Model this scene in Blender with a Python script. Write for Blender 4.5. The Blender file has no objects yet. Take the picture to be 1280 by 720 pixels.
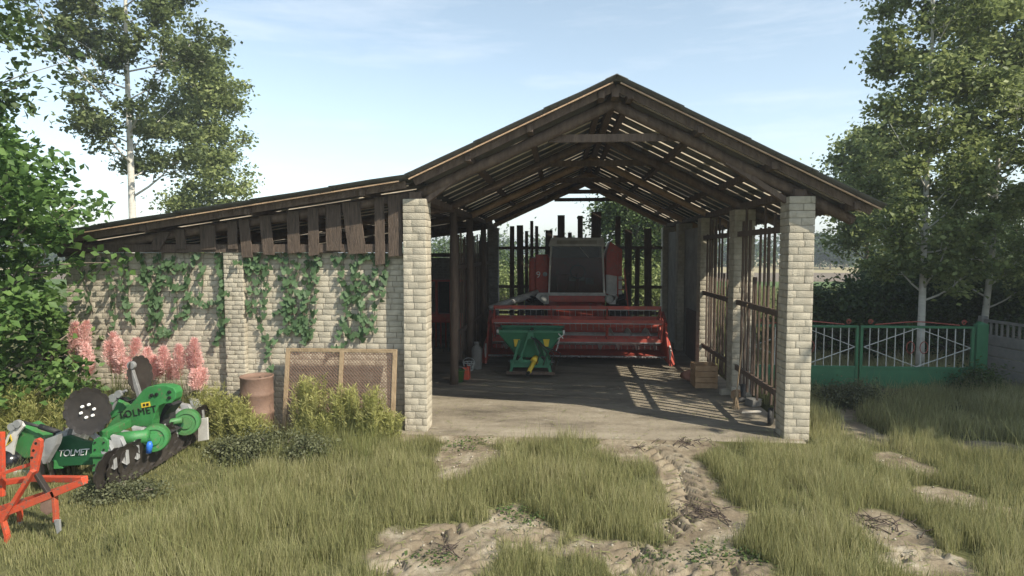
import bpy, bmesh, math, random
import numpy as np
from mathutils import Vector, Matrix, Euler
random.seed(7)
rng = np.random.default_rng(11)
scn = bpy.context.scene
C = scn.collection
PI = math.pi

# ------------------------------------------------------------------ camera
FPX = 780.0
YAW = math.radians(4.4); PIT = math.atan(44/780)
cF = np.array([-math.sin(YAW)*math.cos(PIT), math.cos(YAW)*math.cos(PIT), -math.sin(PIT)])
cR = np.array([math.cos(YAW), math.sin(YAW), 0.0]); cU = np.cross(cR, cF)
CAM = np.array([0, 0, 2.6])
def at(x, y, Y):
    r = cF + cR*(x-640)/FPX + cU*(360-y)/FPX
    p = CAM + r*Y/r[1]
    return Vector((float(p[0]), float(p[1]), float(p[2])))
def gr(x, y, z=0.0):
    r = cF + cR*(x-640)/FPX + cU*(360-y)/FPX
    p = CAM + r*(z-2.6)/r[2]
    return Vector((float(p[0]), float(p[1]), float(p[2])))
cam = bpy.data.cameras.new('camera'); co = bpy.data.objects.new('camera', cam); C.objects.link(co)
cam.sensor_width = 36; cam.lens = FPX/1280*36; cam.clip_start = .05; cam.clip_end = 6000
co.location = CAM
co.rotation_euler = (PI/2-PIT, 0, YAW)
scn.camera = co

# ------------------------------------------------------------------ materials
def nt(name):
    m = bpy.data.materials.new(name); m.use_nodes = True
    t = m.node_tree; t.nodes.clear()
    return m, t, t.nodes, t.links
def rgba(c): return (c[0], c[1], c[2], 1)
def mat(name, c1, c2=None, rough=.7, metal=0, scale=6, bump=.0, bscale=40, stretch=(1,1,1), island=0.0, wear=None, wearamt=.6, detail=6, spec=.5, stain=None):
    """noise-mixed principled; optional per-island variation and patches of wear colour"""
    m, t, N, L = nt(name)
    out = N.new('ShaderNodeOutputMaterial'); p = N.new('ShaderNodeBsdfPrincipled')
    L.new(p.outputs[0], out.inputs[0])
    p.inputs['Roughness'].default_value = rough; p.inputs['Metallic'].default_value = metal
    p.inputs['Specular IOR Level'].default_value = spec
    tc = N.new('ShaderNodeTexCoord'); mp = N.new('ShaderNodeMapping'); mp.inputs['Scale'].default_value = stretch
    L.new(tc.outputs['Object'], mp.inputs[0])
    n = N.new('ShaderNodeTexNoise'); n.inputs['Scale'].default_value = scale; n.inputs['Detail'].default_value = detail
    n.inputs['Roughness'].default_value = .65
    L.new(mp.outputs[0], n.inputs['Vector'])
    r = N.new('ShaderNodeValToRGB'); r.color_ramp.elements[0].position = .35; r.color_ramp.elements[1].position = .68
    r.color_ramp.elements[0].color = rgba(c1); r.color_ramp.elements[1].color = rgba(c2 or c1)
    L.new(n.outputs['Fac'], r.inputs[0]); col = r.outputs[0]
    if island:
        g = N.new('ShaderNodeNewGeometry'); mr = N.new('ShaderNodeMapRange')
        mr.inputs['To Min'].default_value = 1-island; mr.inputs['To Max'].default_value = 1+island
        L.new(g.outputs['Random Per Island'], mr.inputs[0])
        vm = N.new('ShaderNodeVectorMath'); vm.operation = 'SCALE'
        L.new(col, vm.inputs[0]); L.new(mr.outputs[0], vm.inputs['Scale']); col = vm.outputs[0]
    if wear:
        n2 = N.new('ShaderNodeTexNoise'); n2.inputs['Scale'].default_value = scale*2.7; n2.inputs['Detail'].default_value = 9
        n2.inputs['Roughness'].default_value = .75; L.new(tc.outputs['Object'], n2.inputs['Vector'])
        r2 = N.new('ShaderNodeValToRGB'); r2.color_ramp.elements[0].position = wearamt; r2.color_ramp.elements[1].position = wearamt+.06
        L.new(n2.outputs['Fac'], r2.inputs[0])
        mx = N.new('ShaderNodeMix'); mx.data_type = 'RGBA'
        L.new(r2.outputs[0], mx.inputs['Factor']); L.new(col, mx.inputs['A']); mx.inputs['B'].default_value = rgba(wear)
        col = mx.outputs['Result']
    if stain:
        n4 = N.new('ShaderNodeTexNoise'); n4.inputs['Scale'].default_value = 1.3; n4.inputs['Detail'].default_value = 10; n4.inputs['Roughness'].default_value = .7; L.new(tc.outputs['Object'], n4.inputs['Vector'])
        r4 = N.new('ShaderNodeMapRange'); r4.inputs['From Min'].default_value = .5; r4.inputs['From Max'].default_value = .72; r4.inputs['To Max'].default_value = .6; L.new(n4.outputs['Fac'], r4.inputs[0])
        m4 = N.new('ShaderNodeMix'); m4.data_type = 'RGBA'; L.new(r4.outputs[0], m4.inputs['Factor']); L.new(col, m4.inputs['A']); m4.inputs['B'].default_value = rgba(stain); col = m4.outputs['Result']
    L.new(col, p.inputs['Base Color'])
    if bump:
        n3 = N.new('ShaderNodeTexNoise'); n3.inputs['Scale'].default_value = bscale; n3.inputs['Detail'].default_value = 8
        L.new(mp.outputs[0], n3.inputs['Vector'])
        b = N.new('ShaderNodeBump'); b.inputs['Strength'].default_value = bump; b.inputs['Distance'].default_value = .02
        L.new(n3.outputs['Fac'], b.inputs['Height']); L.new(b.outputs[0], p.inputs['Normal'])
    return m
def leafmat(name, cols, trans=.3, rough=.55, nscale=1.2, spec=.35):
    """leaves: colour per leaf and per clump, part of the light goes through"""
    m, t, N, L = nt(name)
    out = N.new('ShaderNodeOutputMaterial'); p = N.new('ShaderNodeBsdfPrincipled')
    tr = N.new('ShaderNodeBsdfTranslucent'); ms = N.new('ShaderNodeMixShader'); ms.inputs[0].default_value = trans
    L.new(p.outputs[0], ms.inputs[1]); L.new(tr.outputs[0], ms.inputs[2]); L.new(ms.outputs[0], out.inputs[0])
    p.inputs['Roughness'].default_value = rough; p.inputs['Specular IOR Level'].default_value = spec
    g = N.new('ShaderNodeNewGeometry'); tc = N.new('ShaderNodeTexCoord')
    n = N.new('ShaderNodeTexNoise'); n.inputs['Scale'].default_value = nscale; n.inputs['Detail'].default_value = 3
    L.new(tc.outputs['Object'], n.inputs['Vector'])
    a = N.new('ShaderNodeMath'); a.operation = 'MULTIPLY_ADD'; a.inputs[1].default_value = .55; L.new(g.outputs['Random Per Island'], a.inputs[0])
    b = N.new('ShaderNodeMath'); b.operation = 'MULTIPLY_ADD'; b.inputs[1].default_value = 1.3; b.inputs[2].default_value = -.42
    L.new(n.outputs['Fac'], b.inputs[0]); L.new(b.outputs[0], a.inputs[2])
    r = N.new('ShaderNodeValToRGB'); el = r.color_ramp.elements
    while len(el) < len(cols): el.new(.5)
    for i, c in enumerate(cols):
        el[i].position = i/(len(cols)-1); el[i].color = rgba(c)
    L.new(a.outputs[0], r.inputs[0]); L.new(r.outputs[0], p.inputs['Base Color']); L.new(r.outputs[0], tr.inputs[0])
    return m
M = {}
M['brick'] = mat('silicate_brick', (.375,.335,.26), (.51,.46,.365), rough=.9, scale=9, bump=.6, bscale=60, island=.07, stain=(.25,.22,.17), wear=(.34,.28,.2), wearamt=.66)
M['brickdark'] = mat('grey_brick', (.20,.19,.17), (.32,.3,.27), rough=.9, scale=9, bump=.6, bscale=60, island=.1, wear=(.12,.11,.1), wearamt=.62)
M['mortar'] = mat('mortar', (.3,.27,.21), (.4,.35,.28), rough=.95, scale=14, bump=.5)
M['plaster'] = mat('old_plaster', (.27,.245,.21), (.4,.37,.32), rough=.95, scale=3, bump=.4, wear=(.14,.13,.12), wearamt=.62)
M['darkwood'] = mat('dark_wood', (.095,.066,.05), (.18,.13,.098), rough=.85, scale=5, stretch=(3,3,.5), bump=.8, bscale=25, island=.15)
M['plankwood'] = mat('plank_wood', (.06,.043,.033), (.16,.115,.085), rough=.85, scale=9, stretch=(6,6,.5), bump=1, bscale=30, island=.2)
M['log'] = mat('peeled_log_lit_tone', (.36,.23,.14), (.5,.35,.22), rough=.75, scale=6, bump=.5, wear=(.14,.08,.05), wearamt=.6)  # bare wood, made lighter so the light on the rear rafters is in the colour
M['slatwood'] = mat('slat_wood', (.09,.06,.045), (.18,.125,.09), rough=.85, scale=9, stretch=(6,6,.5), bump=.9, bscale=30)
M['batten'] = mat('pale_batten_gap_light', (.75,.64,.5), (.85,.76,.64), rough=.7, scale=8, bump=.2)  # near-white so roof battens stand in for bright daylight lines
M['roof'] = mat('fibre_cement', (.11,.11,.108), (.17,.168,.16), rough=.9, scale=4, bump=.3, wear=(.05,.05,.035), wearamt=.6)
M['framewood'] = mat('frame_wood', (.25,.175,.1), (.36,.265,.165), rough=.7, scale=14, stretch=(1,1,.6), bump=.5)
M['rust'] = mat('rusted_barrel', (.15,.09,.065), (.23,.145,.105), rough=.75, scale=5, bump=.25, wear=(.13,.06,.04), wearamt=.6)
M['green'] = mat('green_paint', (.028,.15,.04), (.042,.21,.058), rough=.55, scale=5, wear=(.13,.13,.07), wearamt=.57, bump=.08, stain=(.11,.12,.06))
M['darkgreen'] = mat('dark_green_paint', (.012,.075,.03), (.02,.11,.04), rough=.45, scale=5)
M['gategreen'] = mat('gate_green_paint', (.03,.13,.058), (.042,.175,.078), rough=.55, scale=4, wear=(.07,.12,.08), wearamt=.64)
M['spreadgreen'] = mat('spreader_green', (.022,.13,.062), (.035,.18,.09), rough=.55, scale=5, wear=(.05,.1,.06), wearamt=.66)
M['red'] = mat('combine_red', (.38,.055,.038), (.5,.085,.055), rough=.55, scale=4, wear=(.24,.13,.1), wearamt=.56, bump=.1, stain=(.2,.1,.075))
M['orange'] = mat('orange_red_paint', (.46,.05,.02), (.58,.085,.03), rough=.6, scale=7, wear=(.18,.11,.08), wearamt=.54, bump=.15, stain=(.25,.09,.05))
M['white'] = mat('dirty_white_paint', (.42,.40,.37), (.6,.58,.54), rough=.6, scale=6, wear=(.25,.22,.19), wearamt=.62)
M['whitedot'] = mat('white_bolt', (.85,.85,.82), None, rough=.4)
M['yellow'] = mat('yellow_plastic', (.6,.42,.03), (.7,.5,.05), rough=.5)
M['black'] = mat('black_rubber', (.015,.015,.016), (.03,.03,.03), rough=.7, scale=10, wear=(.1,.085,.065), wearamt=.58)
M['shiny'] = mat('black_gloss', (.012,.012,.013), None, rough=.15)
M['disc'] = mat('disc_steel', (.035,.03,.027), (.065,.055,.048), rough=.45, metal=.35, scale=6, wear=(.09,.07,.055), wearamt=.64)
M['steel'] = mat('grey_steel', (.22,.22,.22), (.38,.38,.37), rough=.5, metal=.3, scale=6, wear=(.15,.12,.1), wearamt=.62)
M['whitesteel'] = mat('white_bars', (.45,.46,.42), (.58,.58,.54), rough=.5, wear=(.3,.2,.14), wearamt=.66)
M['redornament'] = mat('red_ornament', (.28,.06,.04), (.36,.09,.06), rough=.55)
M['blue'] = mat('blue_valve', (.03,.15,.55), None, rough=.4)
M['concrete'] = mat('concrete_fence', (.16,.152,.138), (.24,.225,.2), rough=.95, scale=4, bump=.5, wear=(.13,.13,.12), wearamt=.6)
M['crate'] = mat('crate_board', (.32,.19,.1), (.42,.27,.15), rough=.8, scale=8, bump=.3)
M['sack'] = mat('red_brown_sack', (.3,.13,.09), (.4,.2,.14), rough=.9, scale=9, bump=.3)
M['ink'] = mat('black_letters', (.01,.012,.01), None, rough=.5)
M['whiteink'] = mat('white_letters', (.75,.75,.72), None, rough=.5)
M['bark'] = mat('birch_bark', (.50,.47,.41), (.66,.63,.56), rough=.85, scale=3, stretch=(1,1,3), bump=.4, wear=(.06,.05,.045), wearamt=.6)
M['barkgrey'] = mat('grey_bark', (.16,.13,.1), (.27,.23,.18), rough=.9, scale=6, bump=.6)
M['twig'] = mat('dead_twig', (.05,.035,.028), (.1,.075,.06), rough=.9)
M['leafpale'] = leafmat('leaves_pale_olive', [(.08,.11,.035), (.17,.215,.075), (.28,.33,.12), (.4,.44,.19)], .42)
M['leafolive'] = leafmat('leaves_olive', [(.055,.08,.03), (.13,.165,.06), (.26,.3,.12)], .4)
M['leafbright'] = leafmat('leaves_bright', [(.035,.075,.02), (.08,.155,.038), (.14,.24,.065), (.22,.33,.1)], .42, nscale=2)
M['leafdark'] = leafmat('leaves_dark', [(.03,.055,.018), (.065,.105,.032), (.12,.17,.055)], .35)
M['leafshrub'] = leafmat('leaves_shrub', [(.035,.06,.018), (.07,.11,.03), (.11,.165,.045)], .3)
M['leafivy'] = leafmat('leaves_ivy', [(.05,.09,.04), (.085,.145,.065), (.12,.19,.09)], .25, nscale=3)
M['grass'] = leafmat('grass_blades', [(.18,.178,.078), (.29,.285,.13), (.4,.385,.19), (.55,.5,.31)], .5, nscale=.9, rough=.6)
M['grassdark'] = leafmat('grass_green', [(.13,.145,.05), (.22,.235,.085), (.32,.32,.14)], .48, nscale=1.5, rough=.6)
M['weed'] = leafmat('weed_yellow_green', [(.27,.28,.09), (.43,.43,.15), (.6,.57,.27)], .5, nscale=3)
M['pampaleaf'] = leafmat('pampas_leaf', [(.1,.13,.04), (.2,.22,.08), (.32,.31,.13)], .3, nscale=3)
M['plume'] = leafmat('pink_plume', [(.8,.48,.46), (.88,.6,.56), (.94,.75,.7)], .5, nscale=4)
M['plumedark'] = leafmat('shaded_plume', [(.3,.13,.14), (.4,.2,.2)], .3, nscale=4)  # darker copy of the pink plume, shade painted into its colour
M['drybush'] = leafmat('grey_green_bush', [(.06,.07,.036), (.12,.13,.065), (.19,.2,.105)], .35, nscale=3)
def glassmat():
    m, t, N, L = nt('cab_glass')
    out = N.new('ShaderNodeOutputMaterial'); g = N.new('ShaderNodeBsdfGlossy'); g.inputs['Roughness'].default_value = .08
    tr = N.new('ShaderNodeBsdfTransparent'); tr.inputs[0].default_value = (.5,.52,.53,1)
    fr = N.new('ShaderNodeFresnel'); fr.inputs[0].default_value = 1.25; ms = N.new('ShaderNodeMixShader')
    L.new(fr.outputs[0], ms.inputs[0]); L.new(tr.outputs[0], ms.inputs[1]); L.new(g.outputs[0], ms.inputs[2]); L.new(ms.outputs[0], out.inputs[0])
    return m
M['glass'] = glassmat()
M['cabgrey'] = mat('cab_lining', (.16,.16,.16), (.22,.22,.215), rough=.8)
def floormat():
    m, t, N, L = nt('worn_concrete')
    out = N.new('ShaderNodeOutputMaterial'); p = N.new('ShaderNodeBsdfPrincipled'); L.new(p.outputs[0], out.inputs[0])
    p.inputs['Roughness'].default_value = .92; p.inputs['Specular IOR Level'].default_value = .25
    tc = N.new('ShaderNodeTexCoord')
    def noise(s, d, st=(1,1,1)):
        mp = N.new('ShaderNodeMapping'); mp.inputs['Scale'].default_value = st; L.new(tc.outputs['Object'], mp.inputs[0])
        n = N.new('ShaderNodeTexNoise'); n.inputs['Scale'].default_value = s; n.inputs['Detail'].default_value = d; n.inputs['Roughness'].default_value = .7
        L.new(mp.outputs[0], n.inputs['Vector']); return n.outputs['Fac']
    r = N.new('ShaderNodeValToRGB'); e = r.color_ramp.elements
    e[0].position = .3; e[0].color = (.10,.085,.065,1); e[1].position = .7; e[1].color = (.33,.29,.225,1)
    x = e.new(.5); x.color = (.24,.205,.155,1)
    L.new(noise(1.1, 10, (.5,1.6,1)), r.inputs[0])
    r2 = N.new('ShaderNodeValToRGB'); r2.color_ramp.elements[0].position = .6; r2.color_ramp.elements[1].position = .72
    L.new(noise(5, 10, (.4,1.5,1)), r2.inputs[0])
    mx = N.new('ShaderNodeMix'); mx.data_type = 'RGBA'; L.new(r2.outputs[0], mx.inputs['Factor']); L.new(r.outputs[0], mx.inputs['A']); mx.inputs['B'].default_value = (.42,.385,.32,1)
    L.new(mx.outputs['Result'], p.inputs['Base Color'])
    b = N.new('ShaderNodeBump'); b.inputs['Strength'].default_value = .7; b.inputs['Distance'].default_value = .03; L.new(noise(9, 12), b.inputs['Height']); L.new(b.outputs[0], p.inputs['Normal'])
    return m
M['floor'] = floormat()
def groundmat():
    m, t, N, L = nt('ground_earth')
    out = N.new('ShaderNodeOutputMaterial'); p = N.new('ShaderNodeBsdfPrincipled'); L.new(p.outputs[0], out.inputs[0])
    p.inputs['Roughness'].default_value = .95; p.inputs['Specular IOR Level'].default_value = .15
    tc = N.new('ShaderNodeTexCoord')
    def noise(s, d, ro=.65, st=(1,1,1)):
        mp = N.new('ShaderNodeMapping'); mp.inputs['Scale'].default_value = st; L.new(tc.outputs['Object'], mp.inputs[0])
        n = N.new('ShaderNodeTexNoise'); n.inputs['Scale'].default_value = s; n.inputs['Detail'].default_value = d; n.inputs['Roughness'].default_value = ro
        L.new(mp.outputs[0], n.inputs['Vector']); return n.outputs['Fac']
    def ramp(src, stops):
        r = N.new('ShaderNodeValToRGB'); e = r.color_ramp.elements
        while len(e) < len(stops): e.new(.5)
        for i, (q, c) in enumerate(stops): e[i].position = q; e[i].color = rgba(c)
        L.new(src, r.inputs[0]); return r.outputs[0]
    def mix(f, a, b):
        mx = N.new('ShaderNodeMix'); mx.data_type = 'RGBA'; L.new(f, mx.inputs['Factor']); L.new(a, mx.inputs['A']); L.new(b, mx.inputs['B']); return mx.outputs['Result']
    dirt = ramp(noise(2.3, 12, .7), [(.3, (.13,.10,.068)), (.47, (.21,.17,.12)), (.56, (.28,.235,.17)), (.7, (.42,.375,.295))])
    turf = ramp(noise(3, 8), [(.3, (.06,.065,.025)), (.6, (.12,.12,.05)), (.75, (.17,.15,.08))])
    at_ = N.new('ShaderNodeAttribute'); at_.attribute_name = 'bare'
    near = mix(at_.outputs['Fac'], turf, dirt)
    far = N.new('ShaderNodeAttribute'); far.attribute_name = 'crop'
    # field strips seen past the hedge: green crop, brown stubble
    field = ramp(far.outputs['Fac'], [(0, (.085,.13,.04)), (.24, (.085,.13,.04)), (.26, (.17,.135,.1)), (.72, (.17,.135,.1)), (.78, (.33,.28,.16))])
    fm = N.new('ShaderNodeAttribute'); fm.attribute_name = 'far'
    L.new(mix(fm.outputs['Fac'], near, field), p.inputs['Base Color'])
    b = N.new('ShaderNodeBump'); b.inputs['Strength'].default_value = .8; b.inputs['Distance'].default_value = .03
    L.new(noise(14, 12, .7), b.inputs['Height']); L.new(b.outputs[0], p.inputs['Normal'])
    return m
M['ground'] = groundmat()

# ------------------------------------------------------------------ mesh tools
class MB:
    def __init__(s): s.v = []; s.f = []
    def add(s, vs, fs):
        o = len(s.v); s.v += [tuple(v) for v in vs]; s.f += [tuple(i+o for i in f) for f in fs]; return s
    def box(s, c, size, rot=None):
        hx, hy, hz = size[0]/2, size[1]/2, size[2]/2
        vs = [Vector((x, y, z)) for z in (-hz, hz) for x, y in ((-hx,-hy), (hx,-hy), (hx,hy), (-hx,hy))]
        if rot is not None:
            R = rot if isinstance(rot, Matrix) else Euler(rot).to_matrix()
            vs = [R @ v for v in vs]
        c = Vector(c)
        return s.add([v+c for v in vs], [(3,2,1,0), (4,5,6,7), (0,1,5,4), (1,2,6,5), (2,3,7,6), (3,0,4,7)])
    def beam(s, a, b, w, h, up=(0,0,1), w2=None, h2=None):
        a = Vector(a); b = Vector(b); d = (b-a).normalized(); u = Vector(up)
        if abs(d.dot(u)) > .98: u = Vector((0,1,0))
        sd = d.cross(u).normalized(); u = sd.cross(d)
        w2 = w2 or w; h2 = h2 or h; vs = []
        for p, ww, hh in ((a, w, h), (b, w2, h2)):
            for x, z in ((-1,-1), (1,-1), (1,1), (-1,1)): vs.append(p + sd*x*ww/2 + u*z*hh/2)
        return s.add(vs, [(0,1,2,3), (7,6,5,4), (0,4,5,1), (1,5,6,2), (2,6,7,3), (3,7,4,0)])
    def tube(s, pts, rs, n=8, cap=True):
        pts = [Vector(p) for p in pts]
        if not hasattr(rs, '__len__'): rs = [rs]*len(pts)
        o = []; vs = []; prev = None
        for i, p in enumerate(pts):
            d = (pts[min(i+1, len(pts)-1)]-pts[max(i-1, 0)])
            d = d.normalized() if d.length > 1e-9 else Vector((0,0,1))
            if prev is None:
                u = Vector((0,0,1)) if abs(d.z) < .9 else Vector((1,0,0))
                sd = d.cross(u).normalized()
            else: sd = (prev - d*prev.dot(d)).normalized()
            prev = sd; u = sd.cross(d)
            for k in range(n):
                a = 2*PI*k/n; vs.append(p + (sd*math.cos(a)+u*math.sin(a))*rs[i])
        fs = []
        for i in range(len(pts)-1):
            for k in range(n): fs.append((i*n+k, i*n+(k+1)%n, (i+1)*n+(k+1)%n, (i+1)*n+k))
        if cap: fs.append(tuple(range(n-1, -1, -1))); fs.append(tuple((len(pts)-1)*n+k for k in range(n)))
        return s.add(vs, fs)
    def prism(s, pts, off):
        """closed outline of 3-D points pushed along off"""
        pts = [Vector(p) for p in pts]; off = Vector(off); n = len(pts)
        return s.add(pts+[p+off for p in pts], [tuple(range(n)), tuple(range(2*n-1, n-1, -1))]+[(i, n+i, n+(i+1)%n, (i+1)%n) for i in range(n)])
    def lathe(s, c, prof, n=24, axis=None):
        """profile (r, h) turned around axis (default z)"""
        c = Vector(c); R = Vector((0,0,1)).rotation_difference(Vector(axis)).to_matrix() if axis is not None else Matrix.Identity(3)
        vs = [c + R @ Vector((r*math.cos(2*PI*k/n), r*math.sin(2*PI*k/n), h)) for r, h in prof for k in range(n)]
        fs = [(i*n+k, i*n+(k+1)%n, (i+1)*n+(k+1)%n, (i+1)*n+k) for i in range(len(prof)-1) for k in range(n)]
        fs.append(tuple(range(n-1, -1, -1))); fs.append(tuple((len(prof)-1)*n+k for k in range(n)))
        return s.add(vs, fs)
    def build(s, name, m, parent=None, smooth=False, bevel=0):
        me = bpy.data.meshes.new(name); me.from_pydata(s.v, [], s.f)
        bm = bmesh.new(); bm.from_mesh(me); bmesh.ops.recalc_face_normals(bm, faces=bm.faces); bm.to_mesh(me); bm.free()
        return link(name, me, m, parent, smooth, bevel)
def link(name, me, m, parent=None, smooth=False, bevel=0):
    me.materials.append(m)
    o = bpy.data.objects.new(name, me); C.objects.link(o)
    if smooth: me.polygons.foreach_set('use_smooth', [True]*len(me.polygons))
    if bevel:
        b = o.modifiers.new('bevel', 'BEVEL'); b.width = bevel; b.segments = 2; b.limit_method = 'ANGLE'
    if parent: setpar(o, parent)
    return o
def setpar(o, parent):
    o.parent = parent
    bpy.context.view_layer.update()
    o.matrix_parent_inverse = parent.matrix_world.inverted()
def mesh_np(name, V, F, m, parent=None, smooth=False):
    V = np.asarray(V, dtype=np.float32).reshape(-1, 3); F = np.asarray(F, dtype=np.int32); k = F.shape[1]
    me = bpy.data.meshes.new(name); me.vertices.add(len(V)); me.vertices.foreach_set('co', V.ravel())
    me.loops.add(F.size); me.loops.foreach_set('vertex_index', F.ravel())
    me.polygons.add(len(F)); me.polygons.foreach_set('loop_start', np.arange(0, F.size, k, dtype=np.int32))
    me.update(calc_edges=True)
    return link(name, me, m, parent, smooth)
def inst(TV, TF, P, A, B, Nn, S):
    """copies of a small template: columns of the basis A, B, Nn, scale S (N,) or (N,3)"""
    TV = np.asarray(TV, float); TF = np.asarray(TF); n = len(P); k = len(TV)
    S = np.asarray(S, float)
    if S.ndim == 1: S = np.repeat(S[:, None], 3, 1)
    V = P[:, None, :] + A[:, None, :]*(TV[None, :, 0:1]*S[:, None, 0:1]) + B[:, None, :]*(TV[None, :, 1:2]*S[:, None, 1:2]) + Nn[:, None, :]*(TV[None, :, 2:3]*S[:, None, 2:3])
    F = TF[None] + (np.arange(n)*k)[:, None, None]
    return V.reshape(-1, 3), F.reshape(-1, TF.shape[1])
def tag(o, label, cat, group=None, kind=None):
    if kind: o['kind'] = kind
    if label: o['label'] = label
    if cat: o['category'] = cat
    if group: o['group'] = group
    return o
def thing(name, label, cat, loc, group=None):
    o = bpy.data.objects.new(name, None); o.empty_display_size = .2; C.objects.link(o); o.location = loc
    bpy.context.view_layer.update()
    return tag(o, label, cat, group)
def norm(a): return a/np.maximum(np.linalg.norm(a, axis=1, keepdims=True), 1e-9)
def basis(n, up=.5, rg=rng):
    """random leaf frames; up > 0 makes more leaves face the sky"""
    N = rg.normal(size=(n, 3)); N[:, 2] = np.abs(N[:, 2])+up; N = norm(N)
    A = norm(np.cross(N, rg.normal(size=(n, 3)))); B = np.cross(N, A)
    return A, B, N
LEAF = ([(0,0,0), (.34,.45,.1), (0,1,0), (-.34,.45,.1)], [(0,1,2), (0,2,3)])
IVY = ([(0,-.1,0), (.35,-.38,.05), (.5,.05,.08), (.34,.12,.03), (.3,.45,.05), (0,.75,.1), (-.3,.45,.05), (-.34,.12,.03), (-.5,.05,.08), (-.35,-.38,.05)], [tuple(range(10))])
def leaves(name, P, size, m, parent=None, up=.5, tmpl=LEAF, var=.35):
    P = np.asarray(P, float); n = len(P); A, B, N = basis(n, up)
    V, F = inst(tmpl[0], tmpl[1], P, A, B, N, size*rng.uniform(1-var, 1+var, n))
    return mesh_np(name, V, F, m, parent)
# value noise
_tab = rng.random((256, 256))
def vnoise(x, y):
    xi = np.floor(x).astype(int); yi = np.floor(y).astype(int); fx = x-xi; fy = y-yi
    fx = fx*fx*(3-2*fx); fy = fy*fy*(3-2*fy)
    g = lambda i, j: _tab[i & 255, j & 255]
    return (g(xi, yi)*(1-fx)+g(xi+1, yi)*fx)*(1-fy)+(g(xi, yi+1)*(1-fx)+g(xi+1, yi+1)*fx)*fy
def fbm(x, y, o=4):
    s = 0; a = .5; t = 0
    for i in range(o): s = s+a*vnoise(x*2**i+17*i, y*2**i+9*i); t += a; a *= .5
    return s/t

# ------------------------------------------------------------------ world and sun
w = bpy.data.worlds.new('World'); scn.world = w; w.use_nodes = True
T = w.node_tree; T.nodes.clear(); N_ = T.nodes; L_ = T.links
SUN = Vector((.92, -.58, 1.0)).normalized()
elev = math.asin(SUN.z); azim = math.atan2(SUN.x, SUN.y)
sky = N_.new('ShaderNodeTexSky'); sky.sky_type = 'NISHITA'; sky.sun_disc = False
sky.sun_elevation = elev; sky.sun_rotation = azim; sky.air_density = 1.0; sky.dust_density = .7; sky.ozone_density = 1.0
bg = N_.new('ShaderNodeBackground'); bg.inputs[1].default_value = .15
wo = N_.new('ShaderNodeOutputWorld')
tc = N_.new('ShaderNodeTexCoord'); mp = N_.new('ShaderNodeMapping'); mp.inputs['Scale'].default_value = (1.3, 1.3, 9)
L_.new(tc.outputs['Generated'], mp.inputs[0])
cn = N_.new('ShaderNodeTexNoise'); cn.inputs['Scale'].default_value = 2.2; cn.inputs['Detail'].default_value = 7; cn.inputs['Roughness'].default_value = .6; L_.new(mp.outputs[0], cn.inputs['Vector'])
cr = N_.new('ShaderNodeValToRGB'); cr.color_ramp.elements[0].position = .5; cr.color_ramp.elements[0].color = (0,0,0,1); cr.color_ramp.elements[1].position = .8; cr.color_ramp.elements[1].color = (.3,.3,.3,1)
L_.new(cn.outputs['Fac'], cr.inputs[0])
mx = N_.new('ShaderNodeMix'); mx.data_type = 'RGBA'; L_.new(cr.outputs[0], mx.inputs['Factor']); L_.new(sky.outputs[0], mx.inputs['A']); mx.inputs['B'].default_value = (6.6, 6.6, 6.8, 1)
hs_ = N_.new('ShaderNodeHueSaturation'); hs_.inputs['Saturation'].default_value = .72; hs_.inputs['Hue'].default_value = .485; hs_.inputs['Value'].default_value = .75; L_.new(mx.outputs['Result'], hs_.inputs['Color']); L_.new(hs_.outputs[0], bg.inputs[0]); L_.new(bg.outputs[0], wo.inputs[0])
sl = bpy.data.lights.new('sun', 'SUN'); so = bpy.data.objects.new('sun', sl); C.objects.link(so)
sl.energy = 3.5; sl.angle = math.radians(.53); sl.color = (1, .925, .77)
so.rotation_euler = SUN.to_track_quat('Z', 'Y').to_euler(); so.location = (20, -13, 25)
vs = scn.view_settings; vs.view_transform = 'Standard'; vs.look = 'None'; vs.gamma = 1; vs.exposure = 1.0
scn.render.resolution_x = 1024; scn.render.resolution_y = 576

# ------------------------------------------------------------------ air
def haze():
    me = bpy.data.meshes.new('haze'); bm = bmesh.new(); bmesh.ops.create_cube(bm, size=1)
    for v in bm.verts: v.co = Vector((v.co.x*7000, v.co.y*7000, -12 if v.co.z < 0 else 19))
    bm.to_mesh(me); bm.free()
    m, t, N, L = nt('hazy_air'); out = N.new('ShaderNodeOutputMaterial'); p = N.new('ShaderNodeVolumePrincipled')
    p.inputs['Color'].default_value = (.86, .93, 1, 1); p.inputs['Density'].default_value = .0018; p.inputs['Anisotropy'].default_value = .2
    L.new(p.outputs[0], out.inputs['Volume']); me.materials.append(m)
    o = bpy.data.objects.new('haze', me); C.objects.link(o); o['kind'] = 'stuff'
haze()
# ------------------------------------------------------------------ ground
Y0, Y1 = 8.62, 19.6          # barn front and back
XL, XR = -7.6, 3.47          # outer left of the lean-to, outer right
def axis(fine0, fine1, step, far):
    a = np.arange(fine0, fine1, step); g = []; x = fine1; d = step
    while x < far: g.append(x); x += d; d *= 1.25
    g.append(far); h = []; x = fine0-step; d = step
    while x > -far: h.append(x); x -= d; d *= 1.25
    h.append(-far)
    return np.array(h[::-1]+list(a)+g)
gx = axis(-5.5, 7.5, .025, 3000); gy = np.unique(np.concatenate([axis(4.4, 9.0, .022, 3000), [57.9, 58.1, 83.9, 84.1]]))
GX, GY = np.meshgrid(gx, gy)
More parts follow.
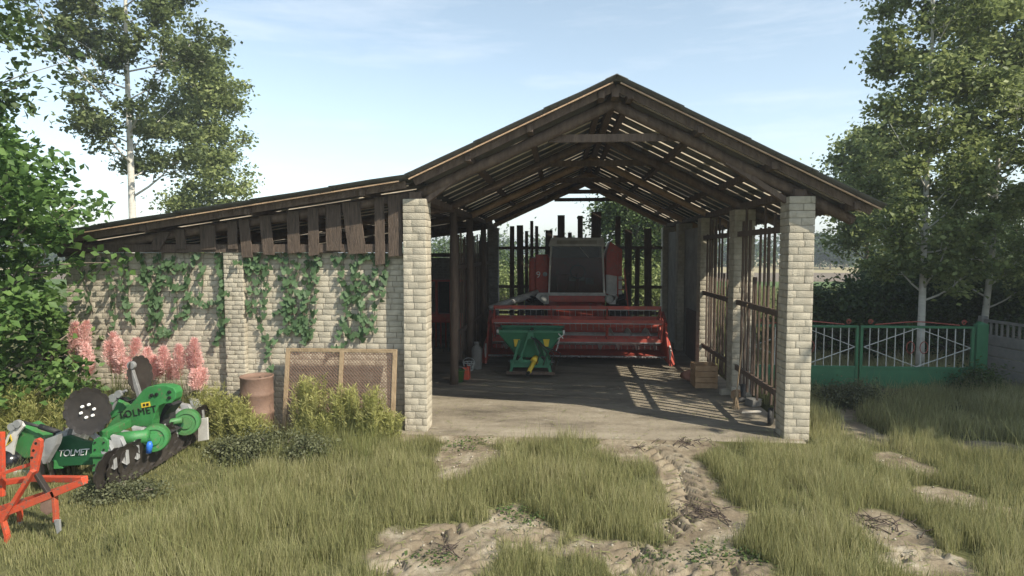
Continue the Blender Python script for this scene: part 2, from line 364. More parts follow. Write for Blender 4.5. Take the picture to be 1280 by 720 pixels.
# bare earth: soft blobs in metres (x, y, rx, ry)
def pw(x, y): p = gr(x, y); return p.x, p.y
bare_px = [(580,575,52,28), (810,560,75,22), (850,590,40,28), (880,645,75,30), (560,685,90,42), (650,660,60,34), (800,695,105,34), (900,710,60,30), (1110,665,52,28), (1160,705,60,18),
           (1040,512,26,12), (1075,540,28,16), (1130,580,30,16), (1190,622,46,15), (1262,640,30,9), (1245,562,60,10), (1090,488,60,9), (700,552,240,8), (500,700,60,26), (545,722,70,26), (870,722,80,22)]
blobs = []
for x, y, rx, ry in bare_px:
    c = pw(x, y); a = pw(x+rx, y); b1 = pw(x, y-ry); b2 = pw(x, y+ry)
    blobs.append((c[0], c[1], abs(a[0]-c[0]), abs(b1[1]-b2[1])/2))
grass_px = [(620,600,30,20), (715,600,80,35), (760,640,75,30), (690,715,70,26), (720,550,26,14)]
gblobs = []
for x, y, rx, ry in grass_px:
    c = pw(x, y); a = pw(x+rx, y); b1 = pw(x, y-ry); b2 = pw(x, y+ry)
    gblobs.append((c[0], c[1], abs(a[0]-c[0]), abs(b1[1]-b2[1])/2))
def bareness(x, y):
    w1 = (fbm(x*2.2, y*2.2, 4)-.5)*1.0; v = np.full(np.shape(x), -1.0)
    for cx, cy, rx, ry in blobs: v = np.maximum(v, 1-np.sqrt(((x-cx)/rx)**2+((y-cy)/ry)**2))
    for cx, cy, rx, ry in gblobs: v = np.minimum(v, np.sqrt(((x-cx)/rx)**2+((y-cy)/ry)**2)-1)
    v = v+w1
    return np.clip((v+.02)/.22, 0, 1)
BARE = bareness(GX, GY)
inbarn = ((GX > XL) & (GX < XR) & (GY > Y0-.05) & (GY < Y1))
near = np.clip(1-(np.hypot(GX, GY-9)-30)/30, 0, 1)
Z = ((fbm(GX*1.1, GY*1.1, 3)-.5)*.07 + (fbm(GX*9, GY*9, 4)-.5)*.03)*near
tracks = [([(455,735), (530,680), (600,640), (640,622)], .30), ([(590,735), (640,690), (700,655), (740,625), (800,590)], .42), ([(800,735), (790,700), (815,670), (860,630), (850,590), (810,555)], .42), ([(960,735), (1060,705), (1180,690)], .2), ([(640,735), (900,712), (960,690)], .3)]
fine = (GX > -5.4) & (GX < 7.4) & (GY > 4.4) & (GY < 8.9)
ix = np.where(fine)
tx, ty = GX[ix], GY[ix]; tz = np.zeros_like(tx)
for pl, wd in tracks:
    W = [pw(*p) for p in pl]; s0 = 0; best = np.full(tx.shape, 9.0); bs = np.zeros_like(tx); bt = np.zeros_like(tx)
    for (ax, ay), (bx, by) in zip(W, W[1:]):
        dx, dy = bx-ax, by-ay; l = math.hypot(dx, dy); u = np.clip(((tx-ax)*dx+(ty-ay)*dy)/l/l, 0, 1)
        qx, qy = tx-(ax+u*dx), ty-(ay+u*dy); d = np.hypot(qx, qy); sg = np.sign(qx*dy-qy*dx)
        b = d < best; best[b] = d[b]; bs[b] = (s0+u*l)[b]; bt[b] = (d*sg)[b]; s0 += l
    k = np.clip((wd/2-best)/.05, 0, 1); ph = (bs*1.0+np.abs(bt)*.75)/.2+np.where(bt > 0, .5, 0)
    lug = np.clip((np.sin(ph*2*PI)+.35)*2.2, 0, 1)*(np.abs(bt) > .02)
    fade = np.clip((fbm(tx*2.5, ty*2.5, 3)-.27)*5, 0, 1)
    tz += k*fade*(-.04+.06*lug)+np.exp(-((best-wd/2-.03)/.03)**2)*.015
Z[ix] += tz*np.clip(BARE[ix]*1.6, .15, 1)
dxs = np.maximum(XL-GX, GX-XR); dys = np.maximum(Y0-GY, GY-Y1); db = np.maximum(dxs, dys)
Z = np.where(db < 0, -.05, Z*np.clip(db/.35, .15, 1)+.022*np.exp(-np.maximum(db, 0)/.25))
Z -= np.clip((np.hypot(GX, GY)-700)/2000, 0, 1)*6
nx_, ny_ = len(gx), len(gy)
idx = np.arange(nx_*ny_).reshape(ny_, nx_)
GF = np.stack([idx[:-1, :-1], idx[:-1, 1:], idx[1:, 1:], idx[1:, :-1]], -1).reshape(-1, 4)
g = mesh_np('ground', np.stack([GX, GY, Z], -1), GF, M['ground'], smooth=True)
for nm, arr in (('bare', BARE), ('far', np.clip((GY-30)/12, 0, 1)), ('crop', np.where(GY > 84, 1.0, np.where(GY > 58, .5, 0.0))+0*GX)):
    a_ = g.data.attributes.new(nm, 'FLOAT', 'POINT'); a_.data.foreach_set('value', arr.astype(np.float32).ravel())
tag(g, None, None, kind='structure')
# barn floor slab with a slightly ragged front
fx = np.linspace(XL+.05, XR-.1, 160); fy = np.linspace(Y0, Y1-.05, 60); FX, FY = np.meshgrid(fx, fy)
FYj = FY.copy(); FYj[0] += (fbm(fx*3, fx*0, 4)-.5)*.22-.1
FZ = .012+(fbm(FX*.8, FY*.8, 4)-.5)*.03
FZ[0] -= .05
idx = np.arange(FX.size).reshape(FX.shape)
fl = mesh_np('barn_floor', np.stack([FX, FYj, FZ], -1), np.stack([idx[:-1, :-1], idx[:-1, 1:], idx[1:, 1:], idx[1:, :-1]], -1).reshape(-1, 4), M['floor'], smooth=True)
tag(fl, None, None, kind='structure')
def gz(x, y): return 0.0

# ------------------------------------------------------------------ barn
barn = thing('barn', 'open brick-pillared barn with pitched corrugated roof and walled lean-to on its left', 'barn', (.75, 8.8, 0))
BH = .115
def brick_run(V, F, origin, ux, n_in, length, h, depth=.12, z0=0.0, j=.005, bh=.098, bl=.235):
    """courses of individual bricks on one face: origin, direction ux, inward normal n_in"""
    o = np.array(origin, float); ux = np.array(ux, float); nn = np.array(n_in, float); rows = int(round(h/bh))
    Ps = []; Ss = []; Rs = []
    for r in range(rows):
        x = -(bl/2 if r % 2 else 0)-random.uniform(0, bl*.5); zc = z0+(r+.5)*h/rows
        while x < length:
            a = max(x, 0); w_b = bl*random.uniform(.86, 1.1); b = min(x+w_b, length); x += w_b+.004
            if b-a < .02: continue
            Ps.append(o+ux*((a+b)/2)+nn*(depth/2+random.uniform(-j, j)*.5)+np.array([0, 0, zc])); Ss.append(((b-a)-.003, depth, h/rows-.007)); Rs.append(random.gauss(0, .006))
    TV = [(x, y, z) for z in (-.5, .5) for x, y in ((-.5,-.5), (.5,-.5), (.5,.5), (-.5,.5))]
    # chipped bottom and top arrises: bevelled look by an inset ring
    TF = [(3,2,1,0), (4,5,6,7), (0,1,5,4), (1,2,6,5), (2,3,7,6), (3,0,4,7)]
    n = len(Ps); Rs = np.array(Rs)
    A = np.repeat(ux[None], n, 0)+nn[None]*Rs[:, None]; B = np.repeat(nn[None], n, 0)-ux[None]*Rs[:, None]; U = np.repeat(np.array([[0, 0, 1.]]), n, 0)+ux[None]*Rs[:, None]*.6
    v, f = inst(TV, TF, np.array(Ps), A, B, U, np.array(Ss))
    F.append(f+sum(len(q) for q in V)); V.append(v)
def bev(o, w=.0025):
    b = o.modifiers.new('bevel', 'BEVEL'); b.width = w; b.segments = 2; b.limit_method = 'ANGLE'
def pillar(x0, y0, wx, wy, h, m='brick', part='pillar', label=None):
    V = []; F = []
    brick_run(V, F, (x0, y0, 0), (1,0,0), (0,1,0), wx, h)
    brick_run(V, F, (x0, y0+wy, 0), (0,-1,0), (1,0,0), wy, h)
    brick_run(V, F, (x0+wx, y0, 0), (0,1,0), (-1,0,0), wy, h)
    brick_run(V, F, (x0+wx, y0+wy, 0), (-1,0,0), (0,-1,0), wx, h)
    o = mesh_np(part, np.concatenate(V), np.concatenate(F), M[m], barn); bev(o)
    MB().box((x0+wx/2, y0+wy/2, h/2-.02), (wx-.03, wy-.03, h)).build('mortar_core', M['mortar'], o)
    if label: o['label'] = label
    return o
PH = 3.37
pillar(-2.24, 8.80, .33, .36, PH, label='front pillar at the left of the big opening')
pillar(3.11, 8.80, .34, .36, PH, label='front pillar at the right corner')
PYS = [11.4, 14.05, 16.7, 19.15]
for y in PYS: pillar(3.09, y, .36, .36, PH)
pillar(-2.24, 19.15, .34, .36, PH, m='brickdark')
# lean-to front wall with pilaster
def wall(x0, x1, y, h, m, z0=0):
    V = []; F = []
    brick_run(V, F, (x0, y, 0), (1,0,0), (0,1,0), x1-x0, h-z0, z0=z0, bh=.083, bl=.2)
    o = mesh_np('wall', np.concatenate(V), np.concatenate(F), M[m], barn); bev(o)
    MB().box(((x0+x1)/2, y+.13, (h+z0)/2-.01), (x1-x0-.01, .22, h-z0-.02)).build('mortar_core', M['mortar'], o)
    return o
wall(-7.55, -2.26, 9.0, 2.6, 'brick')
V = []; F = []
px0 = at(281, 400, 8.9).x; px1 = at(305, 400, 8.9).x
brick_run(V, F, (px0, 8.90, 0), (1,0,0), (0,1,0), px1-px0, 2.63, depth=.1, bh=.068, bl=.15)
o = mesh_np('pilaster', np.concatenate(V), np.concatenate(F), M['brick'], barn); bev(o)
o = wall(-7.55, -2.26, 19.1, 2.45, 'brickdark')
# left side wall of the lean-to and solid rear bays on the right
V = []; F = []
brick_run(V, F, (-7.55, 19.1, 0), (0,-1,0), (1,0,0), 9.98, 2.5)
o = mesh_np('side_wall', np.concatenate(V), np.concatenate(F), M['brick'], barn)
MB().box((-7.37, 14.1, 1.24), (.2, 9.8, 2.46)).build('mortar_core', M['mortar'], o)
MB().box((3.35, 15.56, 1.6), (.2, 2.2, 3.2)).build('rendered_wall', M['plaster'], barn)
MB().box((3.35, 18.10, 1.6), (.2, 2.08, 3.2)).build('rendered_wall', M['plaster'], barn)
MB().box((3.22, 15.3, .6), (.05, 1.5, 1.2)).build('leaning_board', M['slatwood'], barn)

# roof ------------------------------------------------------------
RX, RZ = .74, 4.93
EX, EZ = 4.22, 3.19
VX, VZ = -2.12, 3.64
LX, LZ = -7.75, 2.80
RY0, RY1 = 8.50, 19.75
roof = MB().box((RX, RY0+.1, RZ-.01), (.14, .06, .03)).build('roof', M['roof'], barn)
ridge = MB()
ridge.v = []; ridge.f = []
ridge.prism([(RX-.15, RY0-.015, RZ-.035), (RX, RY0-.015, RZ+.03), (RX+.15, RY0-.015, RZ-.04), (RX+.15, RY0-.015, RZ-.03), (RX, RY0-.015, RZ+.04), (RX-.15, RY0-.015, RZ-.025)], (0, RY1-RY0+.06, 0)).build('ridge_cap', M['roof'], roof)
def sheets(xa, za, xb, zb, nrows, jit=.012):
    """overlapping corrugated sheets from the top (xa, za) down to (xb, zb)"""
    L = math.hypot(xb-xa, zb-za); d = np.array([(xb-xa)/L, 0, (zb-za)/L]); n = np.array([-d[2], 0, d[0]])
    if n[2] < 0: n = -n
    slots = RY0+.57+.515*np.arange(21); g_ = .006
    ys = np.arange(RY0, RY1+.001, .0275); ys = ys[np.min(np.abs(ys[:, None]-slots[None]), 1) > .013]; ys = np.sort(np.concatenate([ys, slots-g_, slots+g_])); wv = .02*np.cos((ys-RY0)*2*PI/.165)
    out = []
    for r in range(nrows):
        s0 = r*L/nrows-(.08 if r else 0); s1 = (r+1)*L/nrows; row = []
        sag = random.uniform(-jit, jit)
        for s, lift in ((s0, .0+.004), (s0+.1, .006), ((s0+s1)/2, .008+sag*.6), (s1-.1, .014), (s1, .017)):
            for th in (0, .009):
                p = np.stack([np.full_like(ys, xa)+d[0]*s+n[0]*(wv+lift+th), ys, np.full_like(ys, za)+d[2]*s+n[2]*(wv+lift+th)], -1); row.append(p)
        V = np.concatenate(row); m = len(ys)
        def strip(a, b, fl=False):
            i = np.arange(m-1); return np.stack([a*m+i, a*m+i+1, b*m+i+1, b*m+i], -1)
        cut = np.array([np.min(np.abs((ys[i_]+ys[i_+1])/2-slots)) > .003 for i_ in range(m-1)])
        F = [strip(0, 2), strip(1, 3), strip(6, 8), strip(7, 9), strip(2, 4)[cut], strip(4, 6)[cut], strip(3, 5)[cut], strip(5, 7)[cut], strip(8, 9), strip(0, 1)]
        for e in (0, m-1): F.append(np.array([[q_*m+e, (q_+2)*m+e, (q_+3)*m+e, (q_+1)*m+e] for q_ in (0, 2, 4, 6)]))
        mesh_np('corrugated_sheet', V, np.concatenate(F), M['roof'], roof, smooth=False)
sheets(RX, RZ, EX, EZ, 4)
sheets(RX, RZ, VX, VZ, 3)
sheets(VX+.05, VZ+.01, LX, LZ, 5)
def lerp(a, b, t): return a+(b-a)*t
def slope_pt(side, t, drop, y):
    if side == 'R': x, z, dx, dz = lerp(RX, EX, t), lerp(RZ, EZ, t), EX-RX, EZ-RZ
    elif side == 'L': x, z, dx, dz = lerp(RX, VX, t), lerp(RZ, VZ, t), VX-RX, VZ-RZ
    else: x, z, dx, dz = lerp(VX, LX, t), lerp(VZ, LZ, t), LX-VX, LZ-VZ
    l = math.hypot(dx, dz); nx, nz = -dz/l, dx/l
    if nz > 0: nx, nz = -nx, -nz
    return Vector((x+nx*drop, y, z+nz*drop))
# thin battens down the slope carry the sheets; near-white colour imitates lit roof gaps
for side in 'RLE':
    for k in range(22):
        y = RY0+.055+k*.515+(.04 if k else 0)
        MB().beam(slope_pt(side, .02, .033, y), slope_pt(side, .995, .033, y), .03 if k else .025, .018).build('batten', M['batten' if k else 'log'], roof)
# purlins along the barn
for side, ts in (('R', (.07,.34,.62,.93)), ('L', (.08,.42,.72)), ('E', (.12,.42,.7,.95))):
    for t in ts: MB().beam(slope_pt(side, t, .095, RY0+.14), slope_pt(side, t, .095, RY1-.1), .09, .10).build('purlin', M['darkwood'], roof, bevel=.01)
# rafters: hewn beam in front, round peeled logs behind, their lit look put into the colour
YT = [8.98, 11.5, 14.15, 16.8, 19.3]
def wob(a, b, r, n=9):
    pts = []; 
    for i in range(n): 
        p = lerp(a, b, i/(n-1)); pts.append(p+Vector((random.uniform(-1, 1)*.006, random.uniform(-1, 1)*.012, random.uniform(-1, 1)*.01)))
    return pts, [r*random.uniform(.9, 1.1) for _ in range(n)]
for i, y in enumerate(YT):
    for side, t1 in (('R', .97), ('L', 1.0), ('E', .98)):
        mt = 'darkwood' if (i < 2 or side == 'E') else 'log'
        a = slope_pt(side, 0.0, .215, y); b = slope_pt(side, t1, .215, y)
        pts, rs = wob(a, b, .07 if mt == 'log' else .078)
        MB().tube(pts, rs, 10).build('rafter', M[mt], roof, smooth=True)
    zc = slope_pt('L', .33, .3, y).z
    xa = slope_pt('L', .33, .3, y).x-.1; xb = slope_pt('R', .27, .3, y).x+.15
    MB().box(((xa+xb)/2, y+.09, zc), (xb-xa, .035, .11)).build('collar_tie', M['darkwood'], roof)
MB().beam((RX, RY0+.16, RZ-.16), (RX, RY1-.1, RZ-.16), .1, .12).build('ridge_beam', M['darkwood'], roof)
# verge board under the front edge, lit by the sun
for side in 'RLE':
    MB().beam(slope_pt(side, 0, .14, 19.46), slope_pt(side, .985, .14, 19.46), .03, .24).build('verge_board', M['darkwood'], roof)
    MB().beam(slope_pt(side, .01, .075, RY0+.2), slope_pt(side, .985, .075, RY0+.2), .03, .10).build('verge_board', M['darkwood'], roof)
for x, y0, y1 in ((3.27, 8.84, 19.7), (-2.07, 8.84, 19.7)):
    MB().box((x, (y0+y1)/2, 3.42), (.17, y1-y0, .10)).build('wall_plate', M['darkwood'], barn, bevel=.008)
MB().box((-4.95, 8.955, 2.665), (5.2, .13, .12)).build('wall_plate', M['plankwood'], barn)
MB().box((-4.95, 19.15, 2.53), (5.2, .13, .12)).build('wall_plate', M['plankwood'], barn)
# braces by the pillars
MB().beam((-2.0, 8.98, 3.3), (-1.25, 8.98, 3.86), .07, .1, up=(0,1,0)).build('brace', M['darkwood'], barn)
MB().beam((3.15, 8.98, 3.3), (2.3, 8.98, 3.86), .07, .1, up=(0,1,0)).build('brace', M['darkwood'], barn)

# boards hung over the gap above the lean-to wall (pixel read-offs turned into metres)
for x0, x1, yb, sk in [(113,128,312,-12), (186,200,312,14), (221,233,312,-2), (251,270,312,-1), (285,297,312,0), (303,316,322,-3), (329,343,318,-4), (360,375,317,0), (386,399,320,0), (408,427,313,0), (436,458,318,-8), (469,481,331,0), (486,503,321,0)]:
    m = (x0+x1)/2; zt = None
    b = at(m, yb, 8.87); xt = at(m+sk, yb, 8.87).x; wd = (at(x1, yb, 8.87)-at(x0, yb, 8.87)).x
    t = (xt-VX)/(LX-VX); zt = lerp(VZ, LZ, max(t, 0))-.17
    o = MB(); y = 8.855+random.uniform(-.006, .006)
    o.prism([(b.x-wd/2, y, b.z+random.uniform(-.01, .01)), (b.x+wd/2, y, b.z+random.uniform(-.02, .02)), (xt+wd/2, y, zt), (xt-wd/2, y, zt)], (0, .028, 0))
    o.build('gap_board', M['plankwood'], barn, bevel=.004)

# slatted bays on the right: three rails with loose slats
for (ya, yb, xs) in ((9.16, 11.4, .48), (11.76, 14.05, .42)):
    for z in (.55, 1.72, 2.93):
        MB().box((3.16, (ya+yb)/2, z), (.04, yb-ya+.1, .09)).build('rail', M['slatwood'], barn)
    n = 11
    for k in range(n):
        y = ya+.14+k*(yb-ya-.3)/(n-1)+random.uniform(-.05, .05); top = random.choice([3.3, 3.15, 3.36, 3.0, 2.2]) if k not in (1, 2) else random.choice([2.0, 2.4, 3.2])
        bot = random.uniform(.18, .42); tl = random.uniform(-.05, .05)
        MB().beam((3.205, y, bot), (3.205, y+tl, top), .028, random.uniform(.045, .075), up=(0,1,0)).build('slat', M['slatwood'], barn)
# back fence of uneven planks
for z in (.75, 1.55, 2.75):
    MB().box((.62, 19.32, z), (5.1, .05, .09)).build('rail', M['slatwood'], barn)
bk = [(305,118,7,0), (332,115,10,0), (355,135,5,0), (373,100,5,0), (390,118,5,0), (433,132,11,0), (475,80,11,0), (505,140,6,0), (541,82,8,0), (597,68,15,0), (672,84,8,0), (708,130,11,0), (740,190,7,0), (775,126,11,0), (455,150,7,0)]
for x, y, wd, _ in bk:
    p = at(530+.361*x, 240+.361*y, 19.25); q = wd/780*19.5*.8
    lean = random.uniform(-.06, .06)
    MB().beam((p.x+lean, 19.27, .12), (p.x, 19.27, p.z), q, .03, up=(0,1,0)).build('fence_plank', M['slatwood'], barn)
# inner divide on the left: posts and irregular slats
for y in (12.05, 14.2, 16.8):
    MB().tube([(-2.07, y, 0), (-2.05, y+.01, 1.7), (-2.07, y, 3.4)], [.085, .078, .075], 10).build('post', M['darkwood'], barn, smooth=True)
for z in (.9, 2.3):
    MB().box((-2.14, 15.7, z), (.05, 7.1, .09)).build('rail', M['darkwood'], barn)
y = 12.5
while y < 19.0:
    MB().box((-2.2, y, 1.55+random.uniform(-.1, .1)), (.025, random.uniform(.07, .13), random.uniform(2.5, 3.1)), (random.uniform(-.02, .02), 0, 0)).build('slat', M['darkwood'], barn)
    y += random.uniform(.17, .36)

# ------------------------------------------------------------------ ivy on the lean-to wall
def ivy(strands, label):
    t = thing('ivy', label, 'ivy', at(strands[0][0], 316, 8.98), 'ivy plants hanging down the lean-to wall')
    P = []; st = MB()
    for x, yb in [q for i_, q in enumerate(strands) if i_ % 3 != 1]:
        ln = (yb-322)/88.; p = at(x, 322, 8.975); p.z = 2.62; pts = [Vector((p.x, 8.98, p.z))]; d = random.uniform(-.4, .4); s = 0
        while s < ln:
            d += random.uniform(-.3, .3); d *= .85; q = pts[-1]+Vector((d*.05, 0, -.062)); s += .062; pts.append(q)
            for _ in range(1 if random.random() < .86 else 0):
                P.append((q.x+random.gauss(0, .022), 8.955-random.random()*.035, q.z+random.gauss(0, .03)))
            if random.random() < .06:
                dd = random.choice((-1, 1)); r = q.copy()
                for _ in range(random.randint(3, 7)): r = r+Vector((dd*.045, 0, random.uniform(-.045, .02))); P.append((r.x, 8.95-random.random()*.03, r.z))
        st.tube(pts, .006, 4)
    st.build('stem', M['barkgrey'], t)
    P = np.array(P)
    # over the pilaster the leaves sit proud of it
    on = (P[:, 0] > px0-.03) & (P[:, 0] < px1+.03); P[on, 1] -= .1
    n = len(P); N = norm(np.stack([rng.normal(0, .35, n), -np.ones(n), rng.normal(.25, .35, n)], -1)); A = norm(np.cross(rng.normal(0, .35, (n, 3))+np.array([0, 0, -1.]), N)); B = np.cross(N, A)
    V, F = inst(IVY[0], IVY[1], P, A, B, N, rng.uniform(.075, .12, n))
    mesh_np('leaves', V, F, M['leafivy'], t)
ivy([(x+random.uniform(-4, 4), yb) for x, yb in ((104,400), (113,375), (122,360), (131,430), (140,400), (150,420), (158,395), (166,380), (173,432), (180,440), (189,385), (198,430), (205,432), (213,425), (222,415), (229,405), (238,400), (245,405), (252,378), (262,395), (268,440), (274,430))], 'ivy hanging on the wall between the leafy tree and the brick pilaster')
ivy([(x+random.uniform(-4, 4), yb) for x, yb in ((310,400), (316,420), (325,470), (334,400), (343,420), (350,425), (357,430), (366,430), (374,425), (381,440), (388,440), (398,435), (404,438), (412,385), (419,435), (430,430), (437,350), (446,425), (454,430), (462,432), (470,425), (478,380), (486,345))], 'ivy hanging on the wall between the brick pilaster and the front pillar')

# ------------------------------------------------------------------ writing
def text(body, size, loc, xdir, ydir, m, parent, shear=0, name='lettering', thick=.002, space=1.0):
    cu = bpy.data.curves.new(name, 'FONT'); cu.body = body; cu.size = size; cu.shear = shear; cu.extrude = thick; cu.align_x = 'CENTER'; cu.align_y = 'CENTER'; cu.space_character = space
    tmp = bpy.data.objects.new('tmp', cu); C.objects.link(tmp); bpy.context.view_layer.update()
    me = bpy.data.meshes.new_from_object(tmp.evaluated_get(bpy.context.evaluated_depsgraph_get())); bpy.data.objects.remove(tmp)
    X = Vector(xdir).normalized(); Yv = Vector(ydir).normalized(); Zv = X.cross(Yv)
    R = Matrix((X, Yv, Zv)).transposed().to_4x4(); R.translation = Vector(loc); me.transform(R); me.materials.clear()
    return link(name, me, m, parent)

# ------------------------------------------------------------------ wire frame and barrel by the wall
f = thing('mesh_frame', 'wooden two-panel frame with wire mesh leaning on the brick wall', 'mesh frame', ((at(426,530,8.7).x), 8.72, 0))
fl0, fr0 = at(359, 440, 8.78).x, at(493, 440, 8.78).x; ft = at(430, 437, 8.9).z
def fr_pt(x, z): return Vector((x, 8.62+.2*z/ft, z))
fw = MB()
for x in (fl0, (fl0+fr0)/2+.01, fr0): fw.beam(fr_pt(x, 0), fr_pt(x, ft), .062, .035, up=(0,1,0))
fw2 = MB()
for z in (.03, ft): fw.beam(fr_pt(fl0-.03, z), fr_pt(fr0+.03, z), .035, .05)
fw.build('frame', M['framewood'], f, bevel=.003)
mm = MB(); W_ = fr0-fl0; st_ = .048
k = -ft
while k < W_:
    a0, a1 = max(k, 0), min(k+ft, W_)
    if a1 > a0:
        mm.beam(fr_pt(fl0+a0, a0-k), fr_pt(fl0+a1, a1-k), .014, .006)
        mm.beam(fr_pt(fl0+W_-a0, a0-k), fr_pt(fl0+W_-a1, a1-k), .014, .006)
    k += st_
mm.build('wire_mesh', M['rust'], f)
bpos = at(322, 520, 8.6); b = thing('barrel', 'rusty brown steel barrel standing in weeds by the wall', 'barrel', (bpos.x, 8.6, 0))
prof = [(.0, 0), (.225, 0), (.232, .02), (.225, .04), (.225, .28), (.236, .3), (.225, .32), (.225, .56), (.236, .58), (.225, .6), (.225, .80), (.234, .815), (.234, .835), (.22, .835), (.215, .815), (0, .815)]
MB().lathe((bpos.x, 8.6, 0), prof, 40).build('drum', M['rust'], b, smooth=True)
MB().lathe((bpos.x+.1, 8.55, .815), [(0, 0), (.03, 0), (.03, .02), (0, .02)], 12).build('bung', M['rust'], b)

# ------------------------------------------------------------------ disc harrow (Y distances 6.3 - 8.2 m)
def PL(m, pts, Y, th): return m.prism([at(x, y, Y) for x, y in pts], (0, th, 0))
H = thing('disc_harrow', 'green disc harrow with raised notched side discs standing on the grass', 'disc harrow', (-4.9, 7.2, 0))
def notched(c, r, nrm, n=12, th=.012, dish=.03):
    nrm = Vector(nrm).normalized(); R = Vector((0,0,1)).rotation_difference(nrm).to_matrix(); m = MB(); k = n*8
    rim = []
    for i in range(k):
        a = 2*PI*i/k; ph = (i % 8)/8; rr = r*(1-.075*max(0, math.cos(ph*2*PI))**1.2); rim.append((a, rr))
    c = Vector(c); vs = [c+R @ Vector((0, 0, -dish))]
    for fr_ in (.82, 1):
        for a, rr in rim:
            q_ = rr if fr_ == 1 else r*fr_; vs.append(c+R @ Vector((q_*math.cos(a), q_*math.sin(a), -dish*(1-fr_**2))))
    for a, rr in rim: vs.append(c+R @ Vector((rr*math.cos(a), rr*math.sin(a), -th)))
    vs.append(c+R @ Vector((0, 0, -dish-th)))
    fs = []
    for i in range(k):
        j = (i+1) % k
        fs += [(0, 1+i, 1+j), (1+i, 1+k+i, 1+k+j, 1+j), (1+k+i, 1+2*k+i, 1+2*k+j, 1+k+j), (1+2*k+i, 1+3*k, 1+2*k+j)]
    return m.add(vs, fs)
dc = at(109, 514, 6.35)
d = notched(dc, .262, (.12, -1, .1), 12).build('side_disc', M['disc'], H)
for i in range(6):
    a = 2*PI*i/6+.3; MB().lathe(dc+Vector((math.cos(a)*.072, .012+.01*math.cos(a), math.sin(a)*.072)), [(0, 0), (.016, 0), (.014, .02), (0, .022)], 12, axis=(.12, -1, .1)).build('bolt', M['whitedot'], d)
dc2 = at(176, 468, 7.5)
d2 = notched(dc2, .245, (1, .02, .1), 12).build('side_disc', M['disc'], H)
MB().beam(at(163, 458, 7.38), at(176, 499, 7.38), .05, .05, up=(0,1,0)).lathe(at(163, 457, 7.34), [(0, 0), (.05, 0), (.05, .05), (0, .05)], 14, axis=(0,1,0)).build('disc_arm', M['steel'], d2, bevel=.004)
MB().beam(at(112, 540, 6.42), at(137, 560, 6.42), .05, .04, up=(0,1,0)).build('disc_arm', M['steel'], d, bevel=.004)
def rounded(cx, cy, pts): return pts
# near end plate
p = MB(); PL(p, [(115,556), (117,550), (122,547), (130,547), (134,551), (135,560), (134,572), (133.5,580), (134,588), (131,595), (125,597), (118,595), (115,589), (116,578), (114.5,568)], 6.28, .03)
p.build('end_plate', M['green'], H, bevel=.004)
for x, y in ((119,553), (130,553), (119,562), (130,562), (118,581), (129,582), (118,590), (129,591)): MB().lathe(at(x, y, 6.28), [(0, 0), (.011, 0), (.010, .012), (0, .013)], 8, axis=(0,-1,0)).build('bolt', M['ink'], H)
p = MB(); PL(p, [(112,568), (136,568), (136,571), (112,571)], 6.26, .03); p.build('plate_seam', M['green'], H)
# name board
p = MB(); PL(p, [(66,556), (78,546), (86,545), (104,551), (117,553), (117,581), (70,583), (64,574)], 6.5, .05)
nb = p.build('name_board', M['darkgreen'], H, bevel=.004)
text('TOLMET', .105, at(92, 566, 6.5)+Vector((0,-.006,0)), at(110,566,6.5)-at(74,568,6.5), (0,0,1), M['whiteink'], nb, shear=.25, space=.88)
# left hood, bracket and cylinder
p = MB(); PL(p, [(16,537), (28,532), (38,539), (48,545), (56,552), (58,566), (46,572), (30,574), (18,565), (14,552)], 6.75, .25); p.build('hood', M['green'], H, bevel=.02)
p = MB(); PL(p, [(3,590), (3,560), (9,544), (18,531), (26,527), (30,533), (21,545), (17,560), (15,575), (12,590)], 6.65, .03); br = p.build('bracket', M['white'], H, bevel=.004)
p = MB(); PL(p, [(7,558), (13,543), (15,551)], 6.635, .006); p.build('warning_triangle', M['yellow'], br)
p = MB(); PL(p, [(8.8,555), (12.2,546.5), (13.4,551.2)], 6.629, .004); p.build('triangle_face', M['ink'], br)
MB().tube([at(26,527,6.7), at(52,534,6.7)], .018, 10).tube([at(50,533,6.7), at(75,541,6.7)], .032, 10).build('hydraulic_ram', M['black'], H, smooth=True)
m_ = MB()
for x, y in ((24,529), (17,533)): m_.lathe(at(x, y, 6.66), [(.018, 0), (.045, 0), (.045, .04), (.018, .04)], 14, axis=(0,-1,0))
m_.build('ram_eye', M['steel'], H)
MB().beam(at(50,548,6.8), at(84,544,6.8), .06, .09, up=(0,1,0)).beam(at(60,556,6.75), at(60,580,6.75), .2, .08, up=(0,1,0)).build('rear_frame', M['green'], H, bevel=.006)
# shiny roller at the left
MB().tube([at(2,578,6.6), at(38,576,7.0)], .13, 18).build('packer_roller', M['shiny'], H, smooth=True)
MB().box(at(22,592,6.5), (.55,.06,.07)).build('scraper_bar', M['white'], H, bevel=.005)
